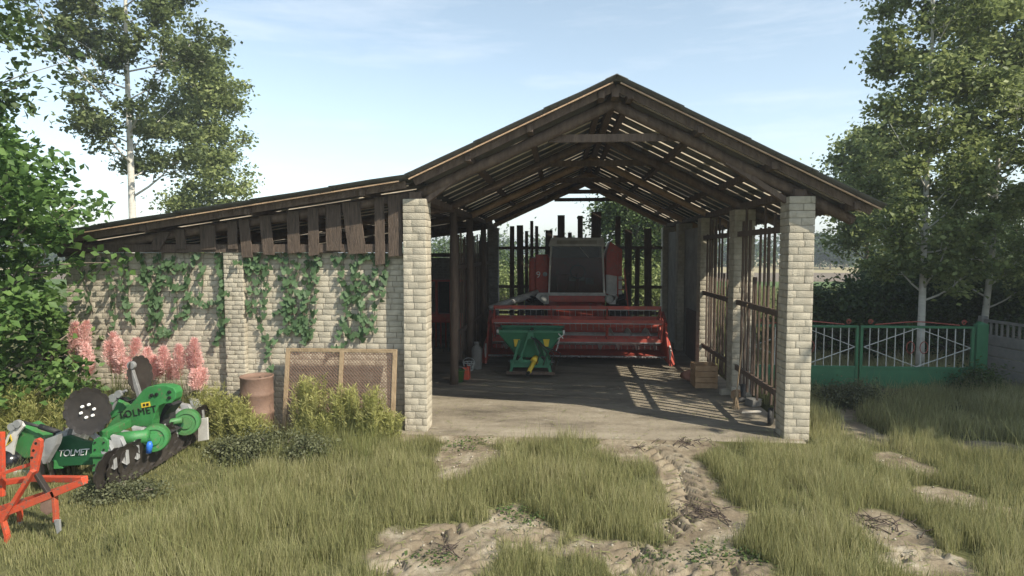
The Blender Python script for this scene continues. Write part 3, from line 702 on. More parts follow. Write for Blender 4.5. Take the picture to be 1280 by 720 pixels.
# main arch with name
arch = [(130,545), (134,533), (141,524), (152,515), (162,507), (170,498), (178,488), (184,484), (194,482), (208,482), (217,485), (220,491), (219,499), (214,504), (204,505), (198,508), (194,516), (191,526), (190,535), (180,533), (168,534), (155,534), (145,541), (138,549)]
p = MB(); PL(p, arch, 7.0, .14); ar = p.build('arch_beam', M['green'], H, bevel=.008)
xd = at(191,512,7)-at(152,519,7)
text('TOLMET', .12, at(172,515.5,7.0)+Vector((0,-.006,0)), xd, Vector((0,0,1))+Vector((-.17,0,0)), M['ink'], ar, space=1.12)
p = MB(); PL(p, [(176,504), (187,502), (188,508), (177,510)], 6.995, .004); st = p.build('sticker', M['yellow'], ar)
p = MB(); PL(p, [(178.5,505), (181,504.6), (181.3,507.6), (178.8,508)], 6.991, .003); PL(p, [(182.5,504.4), (185.5,503.9), (185.8,507), (182.8,507.4)], 6.991, .003); p.build('sticker_print', M['ink'], st)
m_ = MB()
for x, y in ((190,494), (196,493), (212,490), (212,497), (157,519)): m_.lathe(at(x, y, 7.0), [(0, 0), (.022, 0), (.02, .018), (0, .02)], 10, axis=(0,-1,0))
m_.build('arch_bolts', M['ink'], ar)
# tubes with round housings
p = MB().tube([at(135,550,6.6), at(186,545,6.7)], .075, 14); p.tube([at(140,556,6.62), at(178,553,6.7)], .03, 8); p.build('cross_tube', M['green'], H, smooth=True)
p = MB().tube([at(192,531,7.3), at(228,525,7.4)], .04, 12).build('cross_tube', M['green'], H, smooth=True)
for (x, y, Y, r) in ((192,549,6.75,.155), (232,529,7.5,.165)):
    hs = MB().lathe(at(x, y, Y), [(0, -.01), (r*.45, -.01), (r*.47, .012), (r*.7, .012), (r*.72, -.004), (r*.93, .0), (r, .02), (r, .16), (0, .16)], 32, axis=(-.45, 1, -.1)).build('wheel_housing', M['green'], H)
    MB().lathe(at(x, y, Y)-Vector((.03,.08,0)), [(0, 0), (r*.25, 0), (r*.25, .1), (0, .1)], 16, axis=(-.45, 1, -.1)).build('hub', M['darkgreen'], hs)
m_ = MB(); PL(m_, [(189,537), (194,527), (200,517), (207,505), (213,508), (204,520), (204,534), (214,541)], 7.2, .25); m_.build('gearbox', M['black'], H)
m_ = MB(); PL(m_, [(136,503), (146,500), (156,506), (165,506), (160,514), (150,518), (138,524)], 7.35, .2); m_.build('mast', M['green'], H, bevel=.01)
m_ = MB(); m_.tube([at(140,512,7.2), at(150,492,7.2), at(158,488,7.2)], .018, 8); m_.lathe(at(143,497,7.2), [(.02,0), (.05,0), (.05,.04), (.02,.04)], 14, axis=(0,-1,0)); m_.lathe(at(150,492,7.2), [(.02,0), (.045,0), (.045,.04), (.02,.04)], 14, axis=(0,-1,0)); m_.build('top_link', M['steel'], H)
m_ = MB()
for k in range(3):
    m_.tube([at(150+k*3,497,7.3), at(160+k*4,502+k*2,7.25), at(172,498+k*4,7.2), at(183,490+k*3,7.2)], .012, 6)
m_.build('hose', M['black'], H, smooth=True)
MB().tube([at(186,566,6.65), at(187,556,6.65), at(187,552,6.65)], [.03, .035, .02], 10).build('valve', M['blue'], H, smooth=True)
MB().tube([at(241,537,7.6), at(242,528,7.6)], .02, 8).build('valve', M['blue'], H, smooth=True)
m_ = MB(); PL(m_, [(248,524), (259,522), (260,550), (247,552)], 7.75, .03); m_.build('side_plate', M['white'], H, bevel=.004)
# front gang of discs: from the near end back along the frame; each with its steel arm
n = 10
for i in range(n):
    t = i/(n-1); gp = gr(lerp(141, 252, t**.9), lerp(619, 552, t**1.05)); r = .235
    c = Vector((gp.x, gp.y, r+.04))
    dd = notched(c, r, (.97, -.08, -.12), 10, dish=.05).build('disc', M['disc'], H)
    m_ = MB(); top = c+Vector((-.16, .1, .27)); m_.prism([c+Vector((-.03,0,.03)), c+Vector((.03,0,.0)), c+Vector((.0,.03,.16)), top+Vector((.05,0,0)), top+Vector((-.07,0,.02)), c+Vector((-.12,.03,.1))], (.0, .05, .01))
    m_.build('disc_arm', M['steel'], dd, bevel=.004)
MB().beam(gr(150,610)+Vector((-.25,.1,.56)), gr(240,551)+Vector((-.25,.1,.56)), .09, .09).build('gang_beam', M['green'], H, bevel=.008)
# rear gang seen under the name board
for i in range(7):
    t = i/6; a = at(48, 602, 6.35); b2 = at(118, 560, 7.6); c = lerp(a, b2, t); c.z = .25
    dd = notched(c, .26, (-.75, -.6, -.15), 10, dish=.05).build('disc', M['disc'], H)
    MB().prism([c+Vector((0,-.02,.05)), c+Vector((.1,0,.3)), c+Vector((.26,0,.36)), c+Vector((.22,0,.24)), c+Vector((.08,0,.02))], (.02, .05, 0)).build('disc_arm', M['steel'], dd, bevel=.003)
MB().beam(at(48,584,6.4)+Vector((.15,.1,.0)), at(130,556,7.6), .1, .1).build('gang_beam', M['green'], H, bevel=.008)

# ------------------------------------------------------------------ orange cultivator, bottom left
K = thing('cultivator', 'worn orange-red tine cultivator frame at the near left edge', 'cultivator', (-4.9, 5.3, 0))
Yk = 5.15
m_ = MB()
m_.beam(at(-60,668,Yk), at(70,616,Yk), .055, .06); m_.beam(at(66,617.5,Yk), at(106,601,Yk), .055, .06)
m_.beam(at(106,599,Yk+.04), at(40,598,Yk+.35), .06, .05); m_.beam(at(40,598,Yk+.35), at(-60,612,Yk+.35), .06, .05)
m_.beam(at(102,603,Yk), at(-60,655,Yk+.35), .05, .05)
m_.build('frame', M['orange'], K, bevel=.004)
m_ = MB(); PL(m_, [(37,587), (38,560), (42,550), (47,548), (51,551), (51,560), (45,590), (43,594)], Yk+.0, .035); ms = m_.build('mast_plate', M['orange'], K, bevel=.004)
m_ = MB()
for x, y in ((42,563), (45,554), (40,572)): m_.lathe(at(x, y, Yk), [(0, 0), (.012, 0), (.012, .004), (0, .004)], 10, axis=(0,-1,0))
m_.build('hitch_holes', M['ink'], ms)
MB().beam(at(3,652,Yk-.02), at(42,588,Yk-.02), .035, .05, up=(0,1,0)).build('mast_strut', M['orange'], K, bevel=.003)
MB().beam(at(43,588,Yk+.03), at(66,624,Yk+.03), .03, .05, up=(0,1,0)).build('mast_strut', M['disc'], K, bevel=.003)
MB().beam(at(-60,612,Yk+.1), at(36,581,Yk+.1), .03, .05, up=(0,1,0)).build('mast_strut', M['orange'], K, bevel=.003)
MB().beam(at(2,540,Yk+.2), at(3,620,Yk+.2), .04, .04).build('mast_strut', M['orange'], K, bevel=.003)
def tine(pts, share, Y):
    o = MB()
    P_ = [at(x, y, Y) for x, y in pts]
    for a, b in zip(P_, P_[1:]): o.beam(a, b, .03, .045, up=(0,1,0))
    o = o.build('tine', M['orange'], K, bevel=.003)
    s_ = MB(); PL(s_, share, Y-.03, .02); s_.build('share', M['steel'], o, bevel=.002)
tine([(4,650), (9,668), (10,685), (6,698), (8,706)], [(4,699), (9,696), (14,708), (21,717), (18,720), (8,710)], Yk-.02)
tine([(68,618), (70,640), (70,652)], [(67,650), (74,650), (75,664), (71,668)], Yk+.0)
tine([(24,625), (25,645), (24,655)], [(22,653), (27,653), (27,665), (24,668)], Yk+.35)
m_ = MB(); PL(m_, [(50,630), (54,622), (62,620), (66,628), (66,640), (58,644), (50,638)], Yk-.02, .02); m_.build('clamp_plate', M['rust'], K, bevel=.003)

# ------------------------------------------------------------------ combine harvester inside the barn
HC = thing('combine_harvester', 'old red combine harvester with white cab parked facing out of the barn', 'combine harvester', (.4, 16.8, 0))
def X_(x, Y): return at(x, 400, Y).x
def Z_(y, Y, x=720): return at(x, y, Y).z
Yc = 16.0
cx0, cx1 = X_(686, Yc), X_(755, Yc); zt, zb = Z_(308, Yc), Z_(367, Yc); ztop = Z_(297, Yc); xm = (cx0+cx1)/2
body = MB().box((xm-.1, 17.75, 1.95), (2.3, 2.3, 1.05)).box((xm, 17.6, 1.15), (1.5, 2.6, .8)).build('body', M['red'], HC, bevel=.05)
MB().box((X_(677,16.5), 16.75, (Z_(318,16.5)+Z_(368,16.5))/2), (X_(686,16.5)-X_(670,16.5), .5, Z_(318,16.5)-Z_(368,16.5))).build('side_tank', M['red'], HC, bevel=.03)
lt = text('9', .24, (X_(672.6,16.4), 16.49, Z_(344,16.4)), (1,0,0), (0,0,1), M['whiteink'], HC, name='number')
MB().lathe((X_(681,16.4), 16.495, Z_(343,16.4)), [(.02, 0), (.06, 0), (.06, .012), (.02, .012)], 16, axis=(0,-1,0)).build('round_mark', M['steel'], HC)
cab = MB()
wtop = .05
for sx, xx in ((1, cx0), (-1, cx1)):
    cab.beam((xx, Yc, zb), (xx+sx*wtop, Yc+.05, zt), .045, .045)
    cab.beam((xx, Yc+1.2, zb), (xx+sx*wtop, Yc+1.2, zt), .045, .045)
cab.box((xm, Yc+.02, zb+.0), (cx1-cx0+.06, .06, .05)).box((xm, Yc+.6, zb-.03), (cx1-cx0+.04, 1.2, .04))
cabo = cab.build('cab_frame', M['white'], HC, bevel=.006)
rf = MB(); rf.prism([(cx0-.02, Yc-.12, zt), (cx1+.02, Yc-.12, zt), (cx1-.03, Yc-.05, ztop), (cx0+.05, Yc-.05, ztop)], (0, 1.4, 0)); rf.build('cab_roof', M['white'], HC, bevel=.02)
rf = MB(); rf.prism([(cx0+.2, Yc-.115, zt+.06), (cx1-.2, Yc-.115, zt+.06), (cx1-.2, Yc-.085, ztop-.07), (cx0+.2, Yc-.085, ztop-.07)], (0, .02, 0)); rf.build('sun_visor', M['plaster'], HC, bevel=.004)
gp = MB(); gp.prism([(cx0+.02, Yc+.005, zb+.02), (cx1-.02, Yc+.005, zb+.02), (cx1-.06, Yc+.03, zt), (cx0+.06, Yc+.03, zt)], (0, .008, 0)); gp.build('windscreen', M['glass'], HC)
MB().prism([(cx0+.03, Yc+1.22, zb), (cx1-.03, Yc+1.22, zb), (cx1-.08, Yc+1.22, zt), (cx0+.08, Yc+1.22, zt)], (0, .02, 0)).build('cab_back_wall', M['cabgrey'], HC)
MB().beam((X_(724,Yc), Yc-.03, zt-.02), (X_(735,Yc), Yc-.03, zt-.28), .012, .02, up=(0,1,0)).build('wiper', M['white'], HC)
seat = MB().box((xm+.02, Yc+.95, zb+.62), (.42, .1, .5)).box((xm+.02, Yc+.7, zb+.36), (.42, .5, .1)).build('driver_seat', M['white'], HC, bevel=.03)
st = MB().tube([(xm+.04, Yc+.3, zb), (xm+.04, Yc+.38, zb+.5)], .05, 10); st.build('steering_column', M['red'], HC)
wv = MB(); pts = [Vector((xm+.04+.19*math.cos(a), Yc+.38+.06*math.sin(a), zb+.55+.17*math.sin(a))) for a in np.linspace(0, 2*PI, 21)]; wv.tube(pts, .014, 6, cap=False); wv.build('steering_wheel', M['black'], HC, smooth=True)
MB().box((cx0+.35, Yc+.5, zb+.25), (.3, .3, .45)).build('control_box', M['red'], HC, bevel=.03)
MB().box((cx1-.35, Yc+.45, zb+.3), (.2, .12, .16)).build('instrument_box', M['white'], HC, bevel=.01)
MB().box((xm, Yc-.02, zb-.13), (cx1-cx0+.02, .1, .16)).build('apron', M['red'], HC, bevel=.01)
MB().box((xm, Yc-.06, zb-.03), (cx1-cx0+.1, .12, .03)).build('platform_edge', M['white'], HC)
for s, xx in ((1, X_(679,Yc)), (-1, X_(762,Yc))):
    b_ = MB().prism([(xx-.12, Yc-.1, zb+.02), (xx+.14, Yc-.1, zb+.02), (xx+.14, Yc-.1, zb-.26), (xx+s*.02, Yc-.1, zb-.26), (xx-s*.2 if s > 0 else xx+.2, Yc-.1, zb-.08)], (0, .12, 0)).build('lamp_bracket', M['white'], HC)
    MB().lathe((xx+s*.02, Yc-.1, zb-.13), [(0, .06), (.06, .05), (.105, .02), (.11, 0), (.11, -.1), (0, -.14)], 24, axis=(0,-1,0)).build('headlight', M['whitesteel'], HC, smooth=True)
# right hand side: grain tank side, ladder box, white panel
x0, x1 = X_(757,16.4), X_(777,16.4)
MB().prism([(x0, 16.4, Z_(318,16.4)), (x0+.1, 16.4, Z_(302,16.4)), (x1, 16.4, Z_(312,16.4)), (x1, 16.4, Z_(345,16.4)), (x0, 16.4, Z_(345,16.4))], (0, .9, 0)).build('grain_tank_side', M['red'], HC, bevel=.01)
MB().prism([(x0, 16.35, Z_(343,16.4)), (x1, 16.35, Z_(346,16.4)), (x1, 16.35, Z_(368,16.4)), (x0, 16.35, Z_(366,16.4))], (0, .6, 0)).build('side_panel', M['white'], HC, bevel=.01)
m_ = MB().beam((X_(772,16.2), 16.2, 1.0), (X_(772,16.2), 16.3, 2.6), .03, .03).beam((X_(786,16.2), 16.2, 1.0), (X_(780,16.2), 16.3, 2.2), .03, .03)
for z in (1.15, 1.4, 1.65, 1.9): m_.beam((X_(772,16.2), 16.2, z), (X_(783,16.2), 16.2, z), .02, .02)
m_.build('ladder', M['red'], HC)
m_ = MB().tube([(X_(672,16.3), 16.4, Z_(367,16.3)), (X_(612,15.8), 15.8, Z_(386,15.8))], [.10, .07], 14); m_.build('unloading_auger', M['white'], HC, smooth=True)
for xx in (X_(668,16.3), X_(771,16.3)):
    wh = thing_wheel = MB().lathe((xx, 16.5, .75), [(.35, -.22), (.62, -.24), (.73, -.19), (.75, 0), (.73, .19), (.62, .24), (.35, .22)], 36, axis=(1,0,0)).build('wheel', M['black'], HC, smooth=True)
    lg = MB()
    for k in range(22):
        a = 2*PI*k/22
        for s in (-1, 1): lg.box((xx+s*.1, 16.5+.755*math.cos(a+s*.07), .75+.755*math.sin(a+s*.07)), (.2, .05, .06), Matrix.Rotation(a-PI/2, 3, 'X') @ Matrix.Rotation(s*.6, 3, 'Z'))
    lg.build('tread_lugs', M['black'], wh)
    MB().lathe((xx, 16.5, .75), [(0, -.1), (.34, -.12), (.36, 0), (.34, .12), (0, .1)], 24, axis=(1,0,0)).build('rim', M['yellow'], wh)
MB().prism([(X_(695,16), 15.3, .35), (X_(745,16), 15.3, .35), (X_(745,16), 16.3, .95), (X_(695,16), 16.3, .95)], (0, .2, .55)).build('feeder_house', M['red'], HC, bevel=.02)
# header with auger, reel and dividers
Yh = 14.35
hx0, hx1 = X_(611, Yh), X_(833, Yh)
hd = MB().box(((hx0+hx1)/2, Yh+.95, .62), (hx1-hx0, .05, .75)).box(((hx0+hx1)/2, Yh+.45, .22), (hx1-hx0, 1.0, .04)).box(((hx0+hx1)/2, Yh+.92, 1.0), (hx1-hx0, .12, .12)).build('header', M['red'], HC, bevel=.01)
MB().box(((hx0+hx1)/2, Yh-.06, .23), (hx1-hx0, .07, .03)).build('cutter_bar', M['steel'], hd)
kn = MB()
k = hx0+.05
while k < hx1: kn.prism([(k, Yh-.09, .225), (k+.05, Yh-.09, .225), (k+.025, Yh-.2, .22)], (0, 0, .015)); k += .076
kn.build('knife_fingers', M['steel'], hd)
MB().tube([(hx0+.03, Yh+.6, .55), (hx1-.03, Yh+.6, .55)], .15, 18).build('auger_tube', M['white'], hd, smooth=True)
for s, xa, xb in ((1, hx0+.05, (hx0+hx1)/2-.45), (-1, hx1-.05, (hx0+hx1)/2+.45)):
    n = 60; vs_ = []
    for i in range(n+1):
        t = i/n; a = s*t*2*PI*3.6; x = lerp(xa, xb, t)
        for r in (.15, .27): vs_.append((x, Yh+.6+r*math.cos(a), .55+r*math.sin(a)))
    ao = MB().add(vs_, [(2*i, 2*i+1, 2*i+3, 2*i+2) for i in range(n)]).build('auger_flight', M['white'], hd); so_ = ao.modifiers.new('thick', 'SOLIDIFY'); so_.thickness = .008
rl = MB(); RC = Vector((0, Yh+.12, .93)); RR = .40
rl.tube([(hx0+.1, RC.y, RC.z), (hx1-.1, RC.y, RC.z)], .055, 12)
nb_ = 5
ring = [hx0+.12, hx0+1.45, (hx0+hx1)/2+.7, hx1-.12]
for k in range(nb_):
    a = 2*PI*k/nb_+PI/2; dy, dz = math.cos(a)*RR, math.sin(a)*RR
    rl.box(((hx0+hx1)/2, RC.y+dy, RC.z+dz), (hx1-hx0-.2, .03, .09))
    a2 = 2*PI*(k+1)/nb_+PI/2
    for x in ring: rl.beam((x, RC.y, RC.z), (x, RC.y+dy, RC.z+dz), .03, .03); rl.beam((x, RC.y+dy, RC.z+dz), (x, RC.y+math.cos(a2)*RR, RC.z+math.sin(a2)*RR), .02, .03)
rlo = rl.build('reel', M['red'], HC)
for k in range(nb_):
    tn = MB().beam((hx0+.15, RC.y+math.cos(2*PI*k/nb_+PI/2)*RR, RC.z+math.sin(2*PI*k/nb_+PI/2)*RR-.045), (hx1-.15, RC.y+math.cos(2*PI*k/nb_+PI/2)*RR, RC.z+math.sin(2*PI*k/nb_+PI/2)*RR-.045), .04, .02)
    a = 2*PI*k/nb_+PI/2; dy, dz = math.cos(a)*RR, math.sin(a)*RR; x = hx0+.18
    while x < hx1-.15: tn.beam((x, RC.y+dy, RC.z+dz), (x+.01, RC.y+dy+.03, RC.z+dz-.2), .008, .008); x += .13
    tn.build('tine_bar', M['steel'], rlo)
for s, x in ((-1, hx0), (1, hx1)):
    e = MB().prism([(x, Yh-.25, .12), (x, Yh-.45, .1), (x, Yh-.1, .55), (x, Yh+.35, 1.05), (x, Yh+1.0, 1.1), (x, Yh+1.0, .15)], (s*.05, 0, 0)).build('header_side', M['red'], hd, bevel=.01)
    MB().prism([(x+s*.04, Yh-.5, .1), (x+s*.13, Yh-.35, .12), (x+s*.1, Yh+.1, .5), (x+s*.04, Yh-.05, .62)], (s*.03, .05, .0)).build('divider', M['red'], hd, bevel=.01)
    MB().beam((x+s*.06, Yh+.9, 1.15), (x+s*.02, RC.y, RC.z+.02), .05, .07).build('reel_arm', M['red'], hd)
    MB().box((x+s*.035, Yh-.28, .3), (.03, .2, .42), (.45, 0, 0)).build('divider_edge', M['white'], hd)

# ------------------------------------------------------------------ fertiliser spreader in front of the header
Ys = 12.75; S = thing('fertiliser_spreader', 'green mounted fertiliser spreader with yellow stickers on the barn floor', 'fertiliser spreader', (X_(662,Ys), Ys, 0))
sx0, sx1 = X_(621,Ys), X_(706,Ys); s_t, s_m, s_b = Z_(413,Ys,660), Z_(440,Ys,660), Z_(448,Ys,660); sm = (sx0+sx1)/2
def hopper():
    vs_ = [(sx0, Ys, s_t), (sx1, Ys, s_t), (sx1, Ys+.9, s_t), (sx0, Ys+.9, s_t), (sx0, Ys, s_t-.05), (sx1, Ys, s_t-.05), (sx1, Ys+.9, s_t-.05), (sx0, Ys+.9, s_t-.05)]
    m = MB()
    m.add(vs_, [(0,4,5,1), (1,5,6,2), (2,6,7,3), (3,7,4,0)])
    for a, b in ((sx0+.02, sm-.02), (sm+.02, sx1-.02)):
        c = (a+b)/2+(.13 if a < sm-.1 else -.13)
        m.add([(a, Ys, s_t-.05), (b, Ys, s_t-.05), (b, Ys+.9, s_t-.05), (a, Ys+.9, s_t-.05), (c-.1, Ys+.3, s_b), (c+.1, Ys+.3, s_b), (c+.1, Ys+.55, s_b), (c-.1, Ys+.55, s_b)], [(0,4,5,1), (1,5,6,2), (2,6,7,3), (3,7,4,0), (4,7,6,5)])
    m.prism([(sx0+.02, Ys+.005, s_t-.05), (sx1-.02, Ys+.005, s_t-.05), (sm+.36, Ys+.12, s_m+.02), (sm+.2, Ys+.14, s_b), (sm-.2, Ys+.14, s_b), (sm-.36, Ys+.12, s_m+.02)], (0, .012, 0))
    return m
ho = hopper().build('hopper', M['spreadgreen'], S); sd_ = ho.modifiers.new('t', 'SOLIDIFY'); sd_.thickness = .012
for x in (646, 683): MB().prism([at(x-4, 424, Ys-.0), at(x+4, 424, Ys), at(x+2.5, 433, Ys+.03), at(x-2.5, 433, Ys+.03)], (0, -.03, 0)).build('sticker', M['yellow'], ho)
for x in (sx0+.02, sx1-.02): MB().box((x, Ys-.01, s_t-.02), (.04, .04, .07)).build('corner_hook', M['white'], ho)
fm = MB()
for s in (-1, 1):
    fm.beam((sm+s*.42, Ys-.02, .12), (sm+s*.22, Ys-.02, s_t-.2), .06, .06, up=(0,1,0)); fm.beam((sm+s*.42, Ys-.02, .12), (sm+s*.42, Ys+.85, .12), .06, .06)
    fm.beam((sm+s*.42, Ys+.8, .12), (sm+s*.3, Ys+.6, s_b+.1), .05, .05)
    fm.beam((sm+s*.2, Ys-.05, s_b), (sm+s*.05, Ys-.06, s_t-.1), .04, .04, up=(0,1,0)); fm.lathe((sm+s*.2, Ys-.08, s_b-.02), [(0, 0), (.05, 0), (.05, .06), (0, .06)], 14, axis=(0,1,0))
fm.box((sm, Ys-.02, s_b-.06), (.7, .06, .06)).box((sm, Ys-.0, .32), (.84, .05, .16)).box((sm, Ys-.04, s_t-.1), (.12, .05, .16))
fm.build('frame', M['spreadgreen'], S, bevel=.006)
MB().box((sm, Ys+.42, .13), (1.0, .95, .06)).build('pallet', M['slatwood'], S)
for s in (-1, 1):
    MB().lathe((sm+s*.26, Ys+.45, s_b-.14), [(0, 0), (.24, 0), (.24, .012), (0, .03)], 20).build('spinner_disc', M['steel'], S)
    m_ = MB()
    MB().box((sm+s*.14, Ys+.4, s_b-.1), (.05, .2, .2)).build('gear_case', M['spreadgreen'], S)
pt = MB().tube([(sm+.1, Ys, .42), (sm-.02, Ys-.3, .2)], .045, 12).lathe((sm+.11, Ys+.02, .44), [(0, 0), (.07, 0), (.085, .12), (0, .12)], 16, axis=(-.12, -.3, -.22)).build('drive_shaft', M['yellow'], S, smooth=True)
MB().tube([(sm-.02, Ys-.3, .2), (sm-.05, Ys-.38, .16)], .035, 8).build('shaft_end', M['black'], S)
m_ = MB()
for k in range(4):
    x = sm+.1+k*.14; m_.tube([(sm+.02*k, Ys-.05, s_t-.12), (x*.5+sm*.5+.05, Ys-.15, s_t-.2-.04*k), (x+.1, Ys-.12, s_m), (x+.02, Ys-.1, s_b-.12)], .011, 6)
m_.build('hose', M['black'], S, smooth=True)
m_ = MB().tube([at(698,417,Ys-.1), at(704,423,Ys-.1)], .012, 6).tube([at(697,424,Ys-.1), at(705,418,Ys-.1)], .012, 6).tube([at(700,421,Ys-.1), at(695,440,Ys-.1)], .01, 6).build('linkage', M['white'], S)

# ------------------------------------------------------------------ red machine in the lean-to
D = thing('seed_drill', 'red farm machine with black panel deep inside the lean-to, seen between the slats', 'seed drill', (-3.0, 16.3, 0))
dx0 = X_(541,16)-1.6; dx1 = X_(586,16)
z1, z2, z3, z4 = at(555,351,16).z, at(555,393,16).z, at(555,404,16).z, at(555,419,16).z
MB().box(((dx0+dx1)/2, 16.4, (z2+z3)/2), (dx1-dx0, .6, z2-z3)).build('hopper_box', M['red'], D, bevel=.02)
m_ = MB()
for x in (dx0+.1, X_(545,16), X_(563,16), dx1-.06): m_.box((x, 16.1, (z1+z2)/2), (.06, .06, z1-z2))
m_.box(((dx0+dx1)/2, 16.1, z1), (dx1-dx0, .06, .05)).build('upright_frame', M['red'], D)
MB().box(((X_(547,16)+X_(561,16))/2, 16.15, (z1+z2)/2), (X_(561,16)-X_(547,16), .03, z1-z2-.06)).build('panel', M['black'], D)
MB().box(((X_(565,16)+dx1)/2, 16.15, (z1+z2)/2), (dx1-X_(565,16)-.1, .03, z1-z2-.06)).build('panel', M['black'], D)
m_ = MB(); x = dx0+.1
while x < dx1: m_.tube([(x, 16.1, z3), (x+.02, 16.0, z3-.25), (x, 16.1, .12)], .022, 7); x += .13
m_.build('seed_tubes', M['red'], D, smooth=True)
m_ = MB(); x = dx0+.16
while x < dx1: m_.lathe((x, 16.1, .16), [(0, 0), (.16, 0), (.16, .01), (0, .01)], 16, axis=(1,.15,0)); x += .13
m_.build('coulters', M['disc'], D)
for x in (dx0-.12, dx1+.0): MB().lathe((x, 16.5, .42), [(.2, -.08), (.38, -.08), (.42, 0), (.38, .08), (.2, .08)], 24, axis=(1,0,0)).build('wheel', M['black'], D, smooth=True)

# ------------------------------------------------------------------ things on the barn floor
def gthing(x, y): return gr(x, y, .02)
p = gthing(596, 461); o = MB().lathe(p, [(0, 0), (.11, 0), (.12, .02), (.12, .42), (.1, .48), (.055, .53), (.055, .57), (.07, .58), (.07, .61), (0, .61)], 22).build('milk_can', M['concrete'], None, smooth=True); tag(o, 'grey tall milk can standing behind the inner post', 'milk can')
p = gthing(586, 463); t = thing('metal_basket', 'small pale wire basket on the floor beside the milk can', 'basket', p)
m_ = MB()
for k in range(10):
    a = 2*PI*k/10; m_.tube([p+Vector((.09*math.cos(a), .09*math.sin(a), 0)), p+Vector((.13*math.cos(a), .13*math.sin(a), .18))], .008, 5)
for r, z in ((.09, .01), (.11, .09), (.13, .18)): m_.tube([p+Vector((r*math.cos(a), r*math.sin(a), z)) for a in np.linspace(0, 2*PI, 17)], .008, 5, cap=False)
m_.build('wire_body', M['whitesteel'], t); MB().tube([p+Vector((.13*math.cos(a), 0, .18+.1*math.sin(a))) for a in np.linspace(0, PI, 9)], .006, 5).build('handle', M['whitesteel'], t)
p = gthing(583, 474); t = thing('fuel_can', 'orange-red fuel can on the floor behind the inner post', 'fuel can', p)
MB().box(p+Vector((0,0,.13)), (.14,.2,.26)).build('can_body', M['orange'], t, bevel=.02); MB().tube([p+Vector((0,-.07,.26)), p+Vector((0,-.11,.33))], .02, 8).build('spout', M['black'], t); MB().tube([p+Vector((0,.06,.26)), p+Vector((0,.04,.3)), p+Vector((0,-.03,.3)), p+Vector((0,-.05,.26))], .012, 6).build('handle', M['orange'], t)
p = gthing(573, 477); t = thing('bucket', 'green plastic bucket on the floor at the foot of the inner post', 'bucket', p)
MB().lathe(p, [(0, 0), (.095, 0), (.13, .22), (.14, .225), (.14, .235), (.12, .235), (.085, .015), (0, .015)], 20).build('pail', mat('green_plastic', (.05,.13,.03), (.07,.17,.04), rough=.5), t, smooth=True); MB().tube([p+Vector((.13*math.cos(a), 0, .23+.08*math.sin(a))) for a in np.linspace(0, PI, 9)], .005, 5).build('handle', M['steel'], t)
# right side: wooden crate, sack, rubble, hose wheel, broom
p = Vector((2.78, 12.2, .02)); t = thing('wooden_crate', 'brown wooden crate beside the second right-hand pillar', 'crate', p)
m_ = MB()
for z in (.06, .17, .28, .39):
    for yy in (-.22, .22): m_.box(p+Vector((0, yy, z)), (.42, .018, .1))
    for xx in (-.2, .2): m_.box(p+Vector((xx, 0, z)), (.018, .42, .1))
m_.build('boards', M['crate'], t, bevel=.003); m_ = MB()
for xx in (-.18, .18):
    for yy in (-.2, .2): m_.box(p+Vector((xx, yy, .22)), (.03, .03, .44))
m_.build('corner_post', M['crate'], t); MB().box(p+Vector((0,0,.02)), (.38,.4,.02)).build('bottom', M['crate'], t)
m_ = MB().tube([p+Vector((-.3,.55,.1)), p+Vector((-.2,.4,.13)), p+Vector((0,.33,.14)), p+Vector((.15,.36,.1))], [.06,.12,.13,.05], 12).build('sack', M['sack'], None, smooth=True); tag(m_, 'reddish brown sack lying behind the wooden crate', 'sack')
for i, (x, y, sz, ro, mt, lb) in enumerate([(907,493,(.25,.12,.1),.3,'brick','pale fallen brick at the foot of the second right pillar'), (921,497,(.28,.16,.12),1.0,'crate','brown block of wood between the two nearest right pillars'), (941,507,(.22,.2,.12),.5,'concrete','broken grey concrete block on the barn floor edge'), (938,516,(.34,.06,.03),.2,'batten','short pale board lying before the broken concrete block')]):
    q = gthing(x, y); o = MB().prism([Vector((-sz[0]/2, -sz[1]/2, 0)), Vector((sz[0]/2, -sz[1]*.4, 0)), Vector((sz[0]*.45, sz[1]/2, 0)), Vector((-sz[0]*.4, sz[1]*.45, 0))], (sz[0]*.04, 0, sz[2])).build(['brick', 'wood_block', 'concrete_block', 'board'][i], M[mt], None, bevel=.006)
    o.location = q; o.rotation_euler = (0, 0, ro); tag(o, lb, ['brick', 'wood block', 'concrete block', 'board'][i])
q = gthing(929, 502); t = thing('rubber_boot', 'black rubber boot standing by the rubble at the right slats', 'boot', q)
MB().tube([q+Vector((0,0,.03)), q+Vector((0,.0,.12)), q+Vector((0,0,.3))], [.05,.045,.06], 12).build('shaft', M['black'], t, smooth=True); MB().tube([q+Vector((.02,.0,.045)), q+Vector((-.06,-.06,.045)), q+Vector((-.12,-.12,.035))], [.045,.048,.03], 12).build('foot', M['black'], t, smooth=True)
q = gthing(962, 532); t = thing('small_wheel', 'small yellow-rimmed wheel leaning on the right front pillar', 'wheel', q)
MB().lathe(q+Vector((.03,.05,.13)), [(.07,-.03), (.12,-.03), (.135,0), (.12,.03), (.07,.03)], 22, axis=(1,-.5,0)).build('tyre', M['black'], t, smooth=True); MB().lathe(q+Vector((.03,.05,.13)), [(0,-.02), (.075,-.025), (.075,.025), (0,.02)], 18, axis=(1,-.5,0)).build('rim', M['yellow'], t)
t = thing('broom', 'broom with long pale handle leaning on the right slats', 'broom', (3.0, 10.6, 0))
MB().tube([(2.93, 10.5, .28), (3.11, 10.62, 1.75)], .011, 8).build('handle', M['framewood'], t); br_ = MB()
